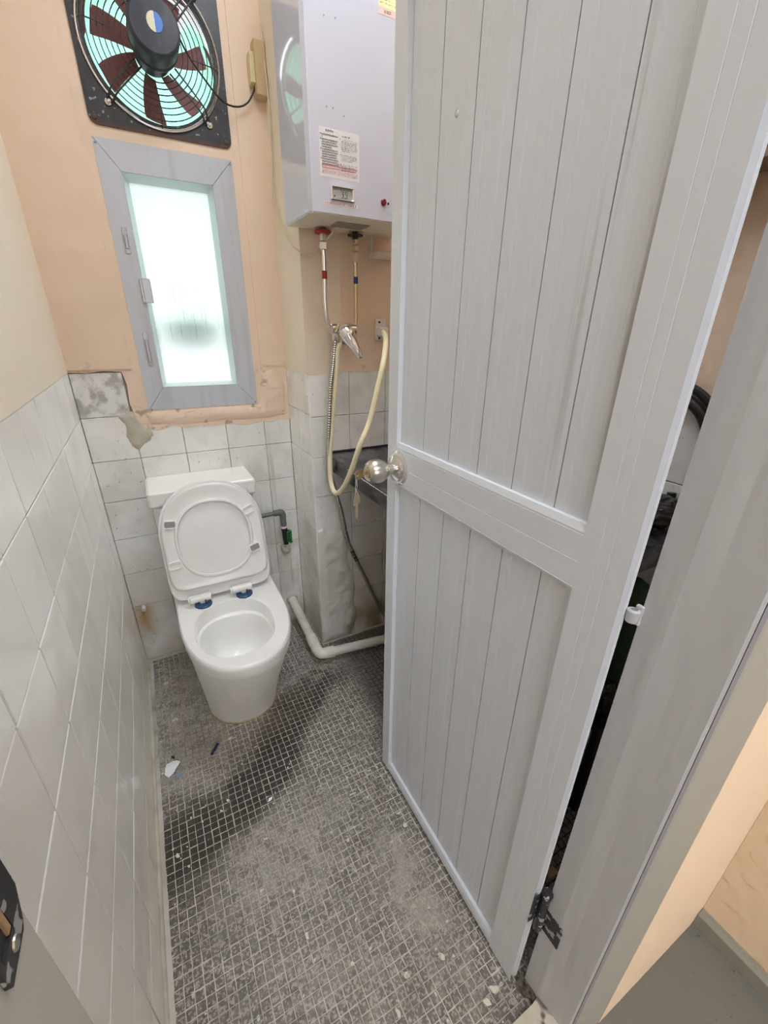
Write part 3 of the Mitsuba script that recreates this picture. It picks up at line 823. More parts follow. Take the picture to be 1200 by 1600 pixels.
put('green_text', cat(*[m_ for i in range(6) for m_ in words(0.864, 2.004 + 0.006 * i, 0.955, 0.003, rnd, 0.0009)], *glyphs(0.875, 1.988, 0.90, 0.006, rnd, 1.1, 0.0006)), 'm_ink_green', parent='water_heater__energy_sticker')
for u, zz in ((0.690 + 0.03, 1.948), (0.748, 1.950), (0.72, 1.79), (0.736, 1.79), (0.765, 1.78)):
    put('casing_dimple', lathe([(0.0022, 0), (0.001, 0.0005)], (u, FY, zz), 'y', 8, -1), 'm_vent', parent='water_heater')

# pipes under the heater
PY = -0.285


def nutz(x, y, z0, z1, r, m, name, parent):
    put(name, lathe([(r * 0.92, z0), (r, z0 + 0.002), (r, z1 - 0.002), (r * 0.92, z1)], (x, y, 0), 'z', 6), m, parent=parent)


tag('hot_water_pipe', 'chrome pipe with a red band running down from the heater to the tap', 'pipe')
put('pipe', tube(spline([(0.762, PY, 1.53), (0.762, PY, 1.45), (0.760, PY, 1.38), (0.763, PY, 1.335), (0.772, PY, 1.312), (0.792, PY, 1.300)], 8), 0.0072, 14), 'm_chrome', smooth=True, parent='hot_water_pipe')
put('red_band', tube([(0.7622, PY, 1.462), (0.7622, PY, 1.440)], 0.0077, 14), 'm_red', smooth=30, parent='hot_water_pipe', label='red marking band')
put('red_handle', lathe([(0.004, 1.559), (0.024, 1.559), (0.026, 1.563), (0.024, 1.567), (0.004, 1.567)], (0.762, PY, 0), 'z', 20), 'm_red', smooth=30, parent='hot_water_pipe', label='red valve collar')
put('stub', tube([(0.762, PY, 1.5735), (0.762, PY, 1.553)], 0.009, 12), 'm_black', smooth=30, parent='hot_water_pipe')
nutz(0.762, PY, 1.540, 1.560, 0.0105, 'm_steel', 'nut', 'hot_water_pipe')
nutz(0.762, PY, 1.517, 1.538, 0.0115, 'm_chrome', 'nut', 'hot_water_pipe')
tag('cold_water_pipe', 'brassy pipe with a blue band running down from the heater to the tap', 'pipe')
put('pipe', tube(spline([(0.869, PY, 1.50), (0.869, PY, 1.42), (0.868, PY, 1.36), (0.867, PY, 1.318), (0.860, PY, 1.303), (0.843, PY, 1.298)], 8), 0.0066, 14), 'm_brass', smooth=True, parent='cold_water_pipe')
put('blue_band', tube([(0.869, PY, 1.452), (0.869, PY, 1.432)], 0.0072, 14), 'm_blue_band', smooth=30, parent='cold_water_pipe', label='blue marking band')
put('black_washer', lathe([(0.004, 1.562), (0.024, 1.562), (0.024, 1.566), (0.004, 1.566)], (0.869, PY, 0), 'z', 20), 'm_black', smooth=30, parent='cold_water_pipe', label='black collar')
put('stub', tube([(0.869, PY, 1.5735), (0.869, PY, 1.553)], 0.009, 12), 'm_black', smooth=30, parent='cold_water_pipe')
nutz(0.869, PY, 1.540, 1.563, 0.0090, 'm_steel', 'nut', 'cold_water_pipe')
nutz(0.869, PY, 1.522, 1.538, 0.0105, 'm_brass', 'nut', 'cold_water_pipe')
nutz(0.869, PY, 1.492, 1.518, 0.0098, 'm_steel', 'nut', 'cold_water_pipe')
tag('mixer_tap', 'chrome lever mixer tap on the wall below the heater pipes', 'tap')
put('body', cat(tube([(0.775, -0.292, 1.298), (0.860, -0.292, 1.298)], 0.017, 20), tube([(0.806, -0.292, 1.298), (0.801, -0.343, 1.296)], 0.0185, 20), tube([(0.795, -0.285, 1.298), (0.795, -0.245, 1.298)], 0.013, 16), tube([(0.850, -0.285, 1.298), (0.850, -0.245, 1.298)], 0.013, 16)), 'm_chrome', smooth=30, parent='mixer_tap')
lv = spline([(0.800, -0.338, 1.296), (0.806, -0.350, 1.284), (0.814, -0.362, 1.264), (0.826, -0.380, 1.236), (0.8335, -0.389, 1.214)], 8)
tl = np.linspace(0, 1, len(lv))
put('lever', tube(lv, np.interp(tl, [0, 0.12, 0.35, 0.7, 1.0], [0.016, 0.0245, 0.024, 0.014, 0.0065]), 20), 'm_chrome', smooth=True, parent='mixer_tap', label='tapering chrome lever pointing down')
nutz(0.780, -0.310, 1.262, 1.285, 0.010, 'm_chrome', 'outlet_nut', 'mixer_tap')
nutz(0.803, -0.318, 1.252, 1.280, 0.0115, 'm_steel', 'outlet_nut', 'mixer_tap')
put('wing_screw', cat(tube([(0.783, -0.315, 1.292), (0.776, -0.330, 1.305)], 0.004, 8), tube([(0.777, -0.328, 1.29), (0.784, -0.332, 1.312)], 0.003, 8)), 'm_brass', smooth=30, parent='mixer_tap')
tag('metal_shower_hose', 'ribbed grey metal hose hanging from the tap and crossing under the counter', 'hose')
hp = spline([(0.780, -0.312, 1.265), (0.766, -0.320, 1.19), (0.752, -0.325, 1.12), (0.744, -0.325, 1.03), (0.738, -0.322, 0.94), (0.737, -0.315, 0.87), (0.752, -0.298, 0.80), (0.773, -0.285, 0.73), (0.797, -0.280, 0.64), (0.828, -0.277, 0.493), (0.897, -0.277, 0.319), (0.986, -0.277, 0.103), (1.03, -0.30, 0.04)], 44)
rr_ = 0.0080 + 0.0008 * np.sign(np.sin(np.arange(len(hp)) * math.pi / 2.0 + 0.3))
put('hose', tube(hp, rr_, 10), 'm_ribbed', smooth=True, parent='metal_shower_hose')
put('rust_band', tube(hp[int(0.765 * len(hp)):int(0.795 * len(hp))], 0.0085, 10), 'm_dirt', smooth=30, parent='metal_shower_hose', label='rusty brown band')
tag('cream_rubber_hose', 'cream rubber hose hanging in a loop below the tap', 'hose')
put('hose', tube(spline([(0.803, -0.318, 1.255), (0.785, -0.320, 1.234), (0.771, -0.320, 1.13), (0.757, -0.320, 1.025), (0.745, -0.322, 0.937), (0.741, -0.322, 0.867), (0.738, -0.332, 0.795), (0.738, -0.368, 0.762), (0.740, -0.430, 0.795), (0.742, -0.495, 0.870), (0.760, -0.530, 0.965), (0.805, -0.510, 1.035), (0.842, -0.49, 1.127), (0.880, -0.46, 1.21), (0.93, -0.38, 1.27), (0.965, -0.295, 1.292)], 10), 0.0088, 14), 'm_hose', smooth=True, parent='cream_rubber_hose')
put('brass_ferrule', tube([(0.803, -0.318, 1.258), (0.792, -0.319, 1.236)], 0.0098, 12), 'm_steel', smooth=30, parent='cream_rubber_hose')
tag('hose_clip', 'white plastic wall clip with screws beside the door edge', 'wall clip')
put('back_plate', rbox((0.958, -0.256, 1.262), (1.000, -0.2472, 1.332), 0.0042, 2), 'm_label', smooth=30, parent='hose_clip')
put('cradle', rbox((0.962, -0.282, 1.276), (0.996, -0.254, 1.306), 0.006, 2), 'm_label', smooth=30, parent='hose_clip')
for zz in (1.322, 1.270):
    put('screw', lathe([(0.004, 0), (0.003, 0.002)], (0.972, -0.256, zz), 'y', 10, -1), 'm_dark_red', parent='hose_clip')
tag('pipe_bracket', 'cream metal bracket on the wall under the heater by the door', 'bracket')
put('pipe_bracket', cat(cbox((0.935, -0.300, 1.512), (1.02, -0.2472, 1.528), 0.002), cbox((0.935, -0.262, 1.512), (0.943, -0.2472, 1.572), 0.001)), 'm_heater_base')
tag('heater_cable', 'thin cream cable running down the corner and looping under the heater', 'cable')
put('heater_cable', tube(spline([(0.694, -0.030, 2.10), (0.694, -0.046, 2.00), (0.693, -0.060, 1.88), (0.693, -0.052, 1.78), (0.692, -0.046, 1.71), (0.692, -0.070, 1.63), (0.690, -0.150, 1.570), (0.688, -0.215, 1.530), (0.690, -0.262, 1.512), (0.712, -0.276, 1.502), (0.738, -0.278, 1.508), (0.754, -0.276, 1.528), (0.778, -0.31, 1.555), (0.785, -0.318, 1.5722)], 8), 0.0026, 8), 'm_cream_wire', smooth=True)

# ------------------------------------------------------------------ counter
tag('stone_counter', 'black stone counter slab on the tiled wall behind the door', 'counter')
put('slab', rbox((0.757, -1.27, 0.818), (X_END - 0.001, -0.2475, 0.875), 0.003, 2), 'm_stone', smooth=30, parent='stone_counter')
put('back_seal', cbox((0.757, -0.256, 0.874), (X_END - 0.01, -0.2475, 0.882), 0.002), 'm_black', parent='stone_counter', label='black sealant line along the wall')
put('edge_line', cbox((0.7563, -1.265, 0.8655), (0.7572, -0.44, 0.8680)), 'm_label', parent='stone_counter', label='thin white line along the edge')

# ------------------------------------------------------------------ toilet
tag('toilet', 'white ceramic toilet with its lid and seat raised', 'toilet')

NT = 96
th = np.arange(NT) * 2 * math.pi / NT


def super_ring(cx, cy, a, bf, bb, z, nf=2.35, nb=7.0):
    c_, s_ = np.cos(th), np.sin(th)
    n = np.where(s_ < 0, nf, nb)
    b = np.where(s_ < 0, bf, bb)
    return np.stack([cx + a * np.sign(c_) * np.abs(c_) ** (2 / n), cy + b * np.sign(s_) * np.abs(s_) ** (2 / n), np.full(NT, z)], 1)


CYT = -0.385
TX = 0.333
outer = [super_ring(0.322, -0.34, 0.124, 0.168, 0.250, 0.0, 2.5), super_ring(0.322, -0.34, 0.128, 0.176, 0.27, 0.02, 2.5), super_ring(0.324, -0.35, 0.139, 0.216, 0.300, 0.13, 2.4),
         super_ring(0.328, -0.37, 0.153, 0.262, 0.335, 0.25, 2.35), super_ring(TX, CYT, 0.1655, 0.298, 0.365, 0.345, 2.35), super_ring(TX, CYT, 0.1690, 0.304, 0.366, 0.362, 2.35),
         super_ring(TX, CYT, 0.1715, 0.308, 0.366, 0.3635, 2.35), super_ring(TX, CYT, 0.1745, 0.313, 0.367, 0.395, 2.35), super_ring(TX, CYT, 0.1735, 0.312, 0.366, 0.4055, 2.35), super_ring(TX, CYT, 0.1685, 0.307, 0.362, 0.410, 2.35)]
IX, IY = 0.322, -0.487
inner = [super_ring(IX, IY, 0.126, 0.157, 0.155, 0.410, 2.3, 2.4), super_ring(IX, IY, 0.1225, 0.153, 0.151, 0.408, 2.3, 2.4), super_ring(IX, IY, 0.121, 0.1515, 0.1495, 0.400, 2.3, 2.4),
         super_ring(IX, IY, 0.122, 0.150, 0.148, 0.362, 2.3, 2.4), super_ring(IX, IY, 0.122, 0.149, 0.147, 0.357, 2.3, 2.4), super_ring(IX, IY + 0.010, 0.115, 0.125, 0.125, 0.3555, 2.3, 2.4), super_ring(IX, IY + 0.010, 0.112, 0.122, 0.122, 0.352, 2.3, 2.4), super_ring(IX, IY + 0.012, 0.101, 0.108, 0.112, 0.300, 2.2, 2.4),
         super_ring(IX, IY + 0.02, 0.086, 0.09, 0.105, 0.250, 2.1, 2.2), super_ring(IX, IY + 0.04, 0.055, 0.055, 0.07, 0.215, 2, 2), super_ring(IX, IY + 0.05, 0.03, 0.03, 0.035, 0.205, 2, 2)]
put('bowl', loft(outer + inner, cap0=False, cap1=True), 'm_ceramic', smooth=38, parent='toilet', label='white ceramic bowl and pedestal')
water = super_ring(IX, IY + 0.025, 0.080, 0.083, 0.097, 0.242, 2.1, 2.2)
put('silicone_bead', tube(super_ring(0.322, -0.34, 0.125, 0.170, 0.250, 0.002, 2.5), 0.0042, 6, closed=True), 'm_silicone', smooth=True, parent='toilet', label='rusty brown sealant line round the foot')
put('tank', rbox((0.152, -0.172, 0.405), (0.492, -0.004, 0.742), 0.02, 3), 'm_ceramic', smooth=30, parent='toilet', label='white ceramic cistern')
put('tank_lid', rbox((0.143, -0.184, 0.735), (0.501, -0.002, 0.797), 0.012, 3), 'm_ceramic', smooth=30, parent='toilet__tank', label='cistern lid')
LO = np.array([0.325, -0.302, 0.428])
EV = np.array([0, 0.225, 0.974])
EV = EV / np.linalg.norm(EV)
EN = np.array([0, -EV[2], EV[1]])


def on_lid(u, v, d):
    u, v, d = np.broadcast_arrays(np.asarray(u, float), v, d)
    w = LO[None] + u.ravel()[:, None] * [1, 0, 0] + v.ravel()[:, None] * EV + d.ravel()[:, None] * EN
    return w[:, 0], w[:, 1], w[:, 2]


def lid_ring(a, v0, v1, d, nt=2.25, nb=9.0, cu=0.0, vc=0.215):
    c_, s_ = np.cos(th), np.sin(th)
    n = np.where(s_ > 0, nt, nb)
    b = np.where(s_ > 0, v1 - vc, vc - v0)
    u = cu + a * np.sign(c_) * np.abs(c_) ** (2 / n)
    vv = vc + b * np.sign(s_) * np.abs(s_) ** (2 / n)
    return np.stack(on_lid(u, vv, np.full(NT, d)), 1)


put('lid', loft([lid_ring(0.164, 0.006, 0.399, -0.016), lid_ring(0.171, 0.001, 0.404, -0.012), lid_ring(0.172, 0.0, 0.405, -0.002), lid_ring(0.170, 0.002, 0.403, 0.001), lid_ring(0.165, 0.006, 0.398, 0.0015), lid_ring(0.06, 0.12, 0.30, 0.0005)]), 'm_seat_plastic', smooth=35, parent='toilet', label='raised white lid behind the seat')
HA, HV0, HV1, HVC = 0.117, 0.079, 0.333, 0.206
ring_in = lambda a, d: lid_ring(HA + a, HV0 - a, HV1 + a, d, 2.3, 2.5, 0.0, HVC)
put('seat', loft([lid_ring(0.157, 0.045, 0.391, 0.006), lid_ring(0.1645, 0.039, 0.3975, 0.0065), lid_ring(0.1645, 0.039, 0.3975, 0.012), lid_ring(0.161, 0.042, 0.394, 0.0165), lid_ring(0.155, 0.047, 0.388, 0.0185), lid_ring(0.147, 0.055, 0.379, 0.0150),
                  ring_in(0.011, 0.0145), ring_in(0.006, 0.0200), ring_in(0.0015, 0.0200), ring_in(0.0, 0.0175), ring_in(0.0, 0.007), ring_in(0.004, 0.006)], cap=False, loop=True), 'm_seat_plastic', smooth=35, parent='toilet', label='raised white oval-holed seat')
for u, vv, ang, m_, nm, lb in ((-0.131, 0.278, -6, 'm_rubber_grey', 'bumper', 'grey rubber bumper'), (0.125, 0.145, 14, 'm_rubber_grey', 'bumper', 'grey rubber bumper'),
                               (0.125, 0.284, 20, 'm_seat_plastic', 'bumper_seat', None), (-0.141, 0.137, 6, 'm_seat_plastic', 'bumper_seat', None)):
    cap = Polygon([(-0.013, 0), (0.013, 0)] if 0 else [(-0.012, -0.006), (0.012, -0.006), (0.012, 0.006), (-0.012, 0.006)]).buffer(0.004, 4)
    cap = affinity.translate(affinity.rotate(cap, ang, origin=(0, 0)), u, vv)
    rim = cap.buffer(0.004, 4)
    put(nm, extrude(cap, 0.012, 0.0225 if m_ == 'm_rubber_grey' else 0.0185, on_lid), m_, parent='toilet__seat', label=lb)
    put('bumper_rim', extrude(rim.difference(cap), 0.012, 0.0235, on_lid), 'm_seat_plastic', parent='toilet__seat')
for hx in (0.247, 0.387):
    hk = put('hinge', cat(tube([(hx - 0.040, -0.324, 0.4405), (hx + 0.028, -0.324, 0.4405)], 0.0135, 20), tube([(hx - 0.046, -0.324, 0.4405), (hx - 0.0415, -0.324, 0.4405)], 0.011, 16), cbox((hx - 0.010, -0.330, 0.416), (hx + 0.012, -0.304, 0.445), 0.003)), 'm_seat_plastic', smooth=30, parent='toilet', label='white hinge barrel')
    put('hinge_cap', lathe([(0.006, 0.410), (0.029, 0.410), (0.0285, 0.415), (0.022, 0.4195), (0.006, 0.421)], (hx, -0.322, 0), 'z', 32), 'm_blue_cap', smooth=30, parent='toilet', label='dark blue hinge cap')
    put('hinge_slot', cbox((hx + 0.006, -0.3385, 0.4225), (hx + 0.010, -0.325, 0.437)), 'm_black', parent=hk)

# ------------------------------------------------------------------ water supply and drain
tag('supply_pipe', 'grey supply pipe with a green-handled stop valve beside the cistern', 'pipe')
put('pipe', cat(tube([(0.4926, -0.060, 0.588), (0.612, -0.060, 0.592)], 0.0095, 14), tube(spline([(0.600, -0.060, 0.592), (0.614, -0.060, 0.590), (0.619, -0.060, 0.578), (0.620, -0.060, 0.52)], 6), 0.0105, 14)), 'm_grey_pipe', smooth=30, parent='supply_pipe')
put('elbow', cat(tube([(0.585, -0.060, 0.5915), (0.604, -0.060, 0.592)], 0.0135, 14), tube(spline([(0.600, -0.060, 0.592), (0.616, -0.060, 0.589), (0.620, -0.060, 0.572)], 6), 0.0138, 14), tube([(0.620, -0.060, 0.575), (0.620, -0.060, 0.528)], 0.0128, 14)), 'm_grey_pipe', smooth=30, parent='supply_pipe')
put('tape', tube([(0.620, -0.060, 0.528), (0.620, -0.060, 0.518)], 0.0135, 12), 'm_label', smooth=30, parent='supply_pipe', label='white sealing tape')
put('valve_body', cat(tube([(0.621, -0.060, 0.518), (0.624, -0.060, 0.455)], 0.0125, 14), tube([(0.624, -0.060, 0.460), (0.625, -0.058, 0.440)], 0.0105, 12)), 'm_black', smooth=30, parent='supply_pipe', label='black stop valve')
put('valve_handle', cat(*[rbox((0.634, -0.082, 0.448 + 0.0155 * i), (0.648, -0.058, 0.460 + 0.0155 * i), 0.004, 2) for i in range(4)], cbox((0.626, -0.076, 0.452), (0.640, -0.064, 0.502), 0.003)), 'm_green', smooth=30, parent='supply_pipe', label='green plastic valve handle')
put('escutcheon', cat(trimesh.Trimesh(np.array(trimesh.creation.icosphere(subdivisions=3, radius=1.0).vertices) * (1 + 0.25 * (meshkit.fbm(np.array(trimesh.creation.icosphere(subdivisions=3, radius=1.0).vertices) * 3, 3, 2) - 0.5)[:, None]) * [0.021, 0.030, 0.027] + [0.628, -0.027, 0.402], trimesh.creation.icosphere(subdivisions=3).faces), tube([(0.625, -0.056, 0.445), (0.627, -0.035, 0.41)], 0.011, 12)), 'm_mortar', smooth=30, parent='supply_pipe', label='crusty beige plug at the wall')
tag('drain_pipe', 'white plastic drain pipe running along the floor from the back wall', 'pipe')
d0, d1, d2 = np.array([0.642, -0.001, 0.108]), np.array([0.647, -0.355, 0.045]), np.array([1.15, -0.405, 0.026])
put('pipe', tube([d0, d0 + (d1 - d0) * 0.97], 0.0195, 20), 'm_pvc', smooth=30, parent='drain_pipe')
put('pipe', tube([d1 + (d2 - d1) * 0.04, d2], 0.0195, 20), 'm_pvc', smooth=30, parent='drain_pipe')
u1, u2 = (d1 - d0) / np.linalg.norm(d1 - d0), (d2 - d1) / np.linalg.norm(d2 - d1)
put('elbow', cat(tube(spline([d1 - u1 * 0.055, d1 - u1 * 0.028, d1 + (u2 - u1) * 0.006, d1 + u2 * 0.028, d1 + u2 * 0.055], 8), 0.0225, 20), tube([d1 - u1 * 0.105, d1 - u1 * 0.05], 0.0240, 20), tube([d1 + u2 * 0.028, d1 + u2 * 0.062], 0.0242, 20)), 'm_pvc', smooth=30, parent='drain_pipe', label='white elbow joint')
put('cement_collar', lathe([(0.028, 0.0), (0.026, 0.004), (0.02, 0.008)], (0.642, 0.0, 0.109), 'y', 20, -1), 'm_mortar', smooth=30, parent='drain_pipe')
tag('rusty_pipe_stub', 'small rusty pipe stub poking out of the stained tile left of the toilet', 'pipe stub')
put('stub', tube([(0.037, 0.001, 0.264), (0.038, -0.024, 0.262)], 0.0075, 12), 'm_label', smooth=30, parent='rusty_pipe_stub')
put('rusty_nail', tube([(0.034, -0.001, 0.256), (0.030, -0.014, 0.232)], 0.0035, 8), 'm_silicone', smooth=30, parent='rusty_pipe_stub', label='rusty drip below the stub')

# ------------------------------------------------------------------ door leaf
DX, DT = 0.666, 0.020
tag('door_1', 'half-open light grey panelled metal door with a round knob', 'door', kind='structure')
YF, YH = -0.877, -1.463
DZ0, DZ1 = 0.008, 2.02


def stile(y0, y1):
    return rbox((DX, y0, DZ0), (DX + DT, y1, DZ1), 0.0015, 1)


put('stile', rbox((DX, YF - 0.040, DZ0), (DX + DT, YF, DZ1), 0.002, 2), 'm_door_rail', smooth=30, parent='door_1', label='outer stile on the lock side')
hs = Polygon([(YH, 0), (YH + 0.007, 0.003), (YH + 0.007, 0.0105), (YH, 0.0135), (YH, DT), (YH + 0.066, DT), (YH + 0.066, 0), (YH + 0.0415, 0), (YH + 0.0407, 0.0008), (YH + 0.0399, 0), (YH + 0.0265, 0), (YH + 0.0257, 0.0008), (YH + 0.0249, 0)])
put('stile', extrude(hs, DZ0, DZ1, lambda u, v, d: (DX + v, u, d)), 'm_door_rail', parent='door_1', label='wide stile on the hinge side with fine grooves')
yA, yB = YF - 0.040, YH + 0.066


def rail(z0, z1, grooves=()):
    pts = [(z0, 0.0035), (z0 + 0.006, 0)]
    for g in grooves:
        pts += [(g - 0.001, 0), (g, 0.0009), (g + 0.001, 0)]
    pts += [(z1 - 0.010, 0), (z1, 0.0035), (z1, DT), (z0, DT)]
    return extrude(Polygon(pts), -yA, -yB, lambda u, v, d: (DX + v, -d, u))


put('rail', rail(DZ0, 0.042), 'm_door_rail', parent='door_1', label='bottom rail')
put('rail', rail(0.976, 1.074, (0.984, 1.022, 1.061)), 'm_door_rail', parent='door_1', label='middle rail with fine grooves')
put('rail', rail(DZ1 - 0.04, DZ1), 'm_door_rail', parent='door_1', label='top rail')
put('backing_sheet', cbox((DX + 0.0165, yB - 0.001, 0.03), (DX + 0.0185, yA + 0.001, DZ1 - 0.03)), 'm_groove', parent='door_1')
seams = [yA, -1.004, -1.088, -1.170, -1.2525, -1.3355, yB]
for z0, z1 in ((1.073, DZ1 - 0.039), (0.041, 0.977)):
    for k in range(6):
        a, b = seams[k], seams[k + 1]
        w = abs(b - a)
        pts = [(a - 0.0010, 0.0160), (a - 0.0010, 0.0112)]
        for t in ((0.24, 0.28, 0.72, 0.76) if k else (0.28, 0.36, 0.5)):
            y = a - w * t
            pts += [(y + 0.0007, 0.0112), (y, 0.0115), (y - 0.0007, 0.0112)]
        pts += [(b + 0.0010, 0.0112), (b + 0.0010, 0.0160)]
        put('board', extrude(Polygon(pts), z0, z1, lambda u, v, d: (DX + v, u, d)), 'm_door', parent='door_1')
KY, KZ = -0.928, 1.020
kn = put('knob', lathe([(0.011, 0.0), (0.013, 0.018), (0.0135, 0.030), (0.020, 0.036), (0.0252, 0.046), (0.0268, 0.056), (0.0255, 0.066), (0.0215, 0.074), (0.0165, 0.078), (0.0155, 0.0765), (0.010, 0.0765)], (DX, KY, KZ), 'x', 44, -1), 'm_knob', smooth=35, parent='door_1', label='round brushed steel knob with keyhole')
put('rosette', lathe([(0.038, 0.0), (0.038, 0.003), (0.034, 0.006), (0.030, 0.006), (0.0275, 0.0105), (0.020, 0.015), (0.014, 0.018), (0.010, 0.018)], (DX, KY, KZ), 'x', 44, -1), 'm_chrome', smooth=25, parent=kn, label='chrome knob rosette')
put('lock_cylinder', lathe([(0.0125, 0.074), (0.0125, 0.0785), (0.011, 0.0795), (0.003, 0.0795)], (DX, KY, KZ), 'x', 28, -1), 'm_brass', smooth=30, parent=kn, label='brass lock cylinder')
put('hinge', cat(tube([(0.6915, -1.4715, 0.222), (0.6915, -1.4715, 0.332)], 0.0085, 16), lathe([(0.0088, 0.332), (0.0105, 0.338), (0.0105, 0.346), (0.006, 0.353)], (0.6915, -1.4715, 0), 'z', 16),
                 cbox((0.6655, -1.4655, 0.255), (0.692, -1.4632, 0.338), 0.0006), cbox((0.6965, -1.514, 0.226), (0.6988, -1.4735, 0.292), 0.0006), lathe([(0.004, 0), (0.003, 0.0015)], (0.6965, -1.505, 0.262), 'x', 10, -1)), 'm_hinge', smooth=30, parent='door_1', label='dark chrome hinge flecked with grey paint')
put('dent', lathe([(0.006, 0), (0.002, 0.0012)], (DX + 0.0115, -1.046, 1.585), 'x', 14, -1), 'm_door', smooth=True, parent='door_1')

# keys
tag('key_in_lock', 'worn brass key stuck in the lock of the door knob', 'key')
bow = Polygon([(-0.009, -0.010), (0.009, -0.010), (0.0105, 0.002), (0.008, 0.012), (-0.008, 0.012), (-0.0105, 0.002)]).difference(Point(0, 0.006).buffer(0.003, 5))
kx0 = DX - 0.0795
put('key_in_lock', cat(extrude(affinity.rotate(bow, 90, origin=(0, 0)), -0.001, 0.001, lambda u, v, d: (kx0 - 0.016 + u, KY + 0.001 + d + 0.5 * u, KZ - 0.002 + v)), cbox((kx0 - 0.006, KY, KZ - 0.0045), (kx0 + 0.006, KY + 0.002, KZ + 0.0035))), 'm_brass')
tag('hanging_key', 'second brass key dangling from the ring below the door knob', 'key')
hb = Polygon([(-0.012, 0.0), (0.012, 0.0), (0.0125, 0.014), (0.008, 0.021), (0.004, 0.030), (-0.004, 0.030), (-0.008, 0.021), (-0.0125, 0.014)]).difference(Point(0, 0.024).buffer(0.0026, 5))
sh = Polygon([(-0.0042, 0.001), (-0.0042, -0.030), (0, -0.034), (0.0042, -0.030), (0.0035, -0.024), (0.0045, -0.019), (0.0036, -0.013), (0.0045, -0.008), (0.0042, 0.001)])
hf = lambda u, v, d: (kx0 - 0.024 + 0.85 * u, KY - 0.003 + 0.5 * u + d, KZ - 0.068 + v)
put('bow', extrude(hb, 0, 0.002, hf), 'm_brass', parent='hanging_key')
put('blade', extrude(sh, 0, 0.002, hf), 'm_brass', parent='hanging_key')
tag('key_ring', 'small wire ring linking the two keys at the knob', 'ring')
a_ = np.arange(24) * 2 * math.pi / 24
put('key_ring', tube(np.stack([kx0 - 0.0235 + 0.002 * np.cos(a_), KY + 0.000 + 0.008 * np.cos(a_), KZ - 0.026 + 0.0175 * np.sin(a_)], 1), 0.0009, 6, closed=True), 'm_chrome', smooth=True)

# ------------------------------------------------------------------ door frame
tag('trim_1', 'grey painted stepped door frame jamb on the hinge side', 'door frame', kind='structure')
jr = Polygon([(0.698, -1.475), (0.6983, -1.507), (0.7030, -1.5325), (0.7065, -1.5735), (0.710, -1.5765), (0.7130, -1.5745), (0.7160, -1.5745), (0.7160, -1.475)])
put('jamb', extrude(jr, 0.0, 2.06, lambda u, v, d: (u, v, d)), 'm_frame', parent='trim_1')
put('groove_line', extrude(Polygon([(0.7105, -1.5772), (0.7130, -1.5752), (0.7165, -1.5752), (0.7175, -1.5795)]), 0.0, 2.06, lambda u, v, d: (u, v, d)), 'm_frame_dark', parent='trim_1', label='dark groove line')
put('architrave', extrude(Polygon([(0.7162, -1.5790), (0.722, -1.581), (0.787, -1.5945), (0.787, -1.475), (0.7162, -1.475)]), 0.0, 2.06, lambda u, v, d: (u, v, d)), 'm_architrave', parent='trim_1', label='olive grey outer casing strip')
put('hinge_knuckle', cat(loft([np.stack([0.689 + r * np.cos(a_), -1.470 + r * np.sin(a_), np.full(24, z)], 1) for r, z in ((0.0068, 0.968), (0.0078, 0.984), (0.0045, 0.986), (0.0040, 0.968))], cap=False, loop=True), cbox((0.694, -1.477, 0.962), (0.6995, -1.468, 0.990), 0.001)), 'm_frame', smooth=30, parent='trim_1', label='white painted hinge knuckle with an open hole')
tag('trim_2', 'grey painted door frame jamb with strike plate at the left edge', 'door frame', kind='structure')
jl = Polygon([(0.079, -1.475), (0.079, -1.560), (0.072, -1.563), (0.020, -1.5945), (0.0, -1.5945), (0.0, -1.475)])
jl = jl.difference(sbox(0.066, -1.512, 0.09, -1.492)) if False else jl
put('jamb', extrude(jl, 0.0, 2.06, lambda u, v, d: (u, v, d)), 'm_frame_left', parent='trim_2')
tag('trim_3', 'grey painted head of the door frame above the opening', 'door frame', kind='structure')
put('trim_3', cbox((-0.01, -1.597, 2.02), (0.787, -1.475, 2.09), 0.003), 'm_frame')
sp_ = Polygon([(-1.473, 0.992), (-1.4825, 0.972), (-1.486, 0.9685), (-1.514, 0.9680), (-1.516, 0.972), (-1.516, 1.050), (-1.486, 1.050), (-1.473, 1.028)])
spp = sp_.difference(sbox(-1.511, 0.984, -1.4915, 1.034))
sk_ = put('strike_plate', extrude(spp, 0.0, 0.0022, lambda u, v, d: (0.0795 + d, u, v)), 'm_hinge', parent='trim_2', label='dark chrome strike plate')
put('latch_hole', cbox((0.0790, -1.511, 0.984), (0.0798, -1.4915, 1.034)), 'm_black', parent=sk_)
put('latch_lip', cbox((0.0798, -1.4965, 0.985), (0.0812, -1.492, 1.033)), 'm_silicone', parent=sk_)
put('screw', lathe([(0.0045, 0), (0.004, 0.001), (0.001, 0.0016)], (0.0817, -1.497, 0.9765), 'x', 14), 'm_steel', parent=sk_)
tag('threshold', 'worn stone threshold strip at the foot of the door frame', 'threshold')
tp = [(0.0, -1.513), (0.15, -1.516), (0.35, -1.512), (0.55, -1.515), (0.68, -1.513), (0.712, -1.508), (0.712, -1.594), (0.0, -1.594)]
put('threshold', extrude(Polygon(tp), -0.07, 0.016, lambda u, v, d: (u, v, d)), 'm_threshold')
tag('corner_rubble', 'dark dirt and crumbled mortar at the foot of the hinge jamb', 'rubble', kind='stuff')
rb = []
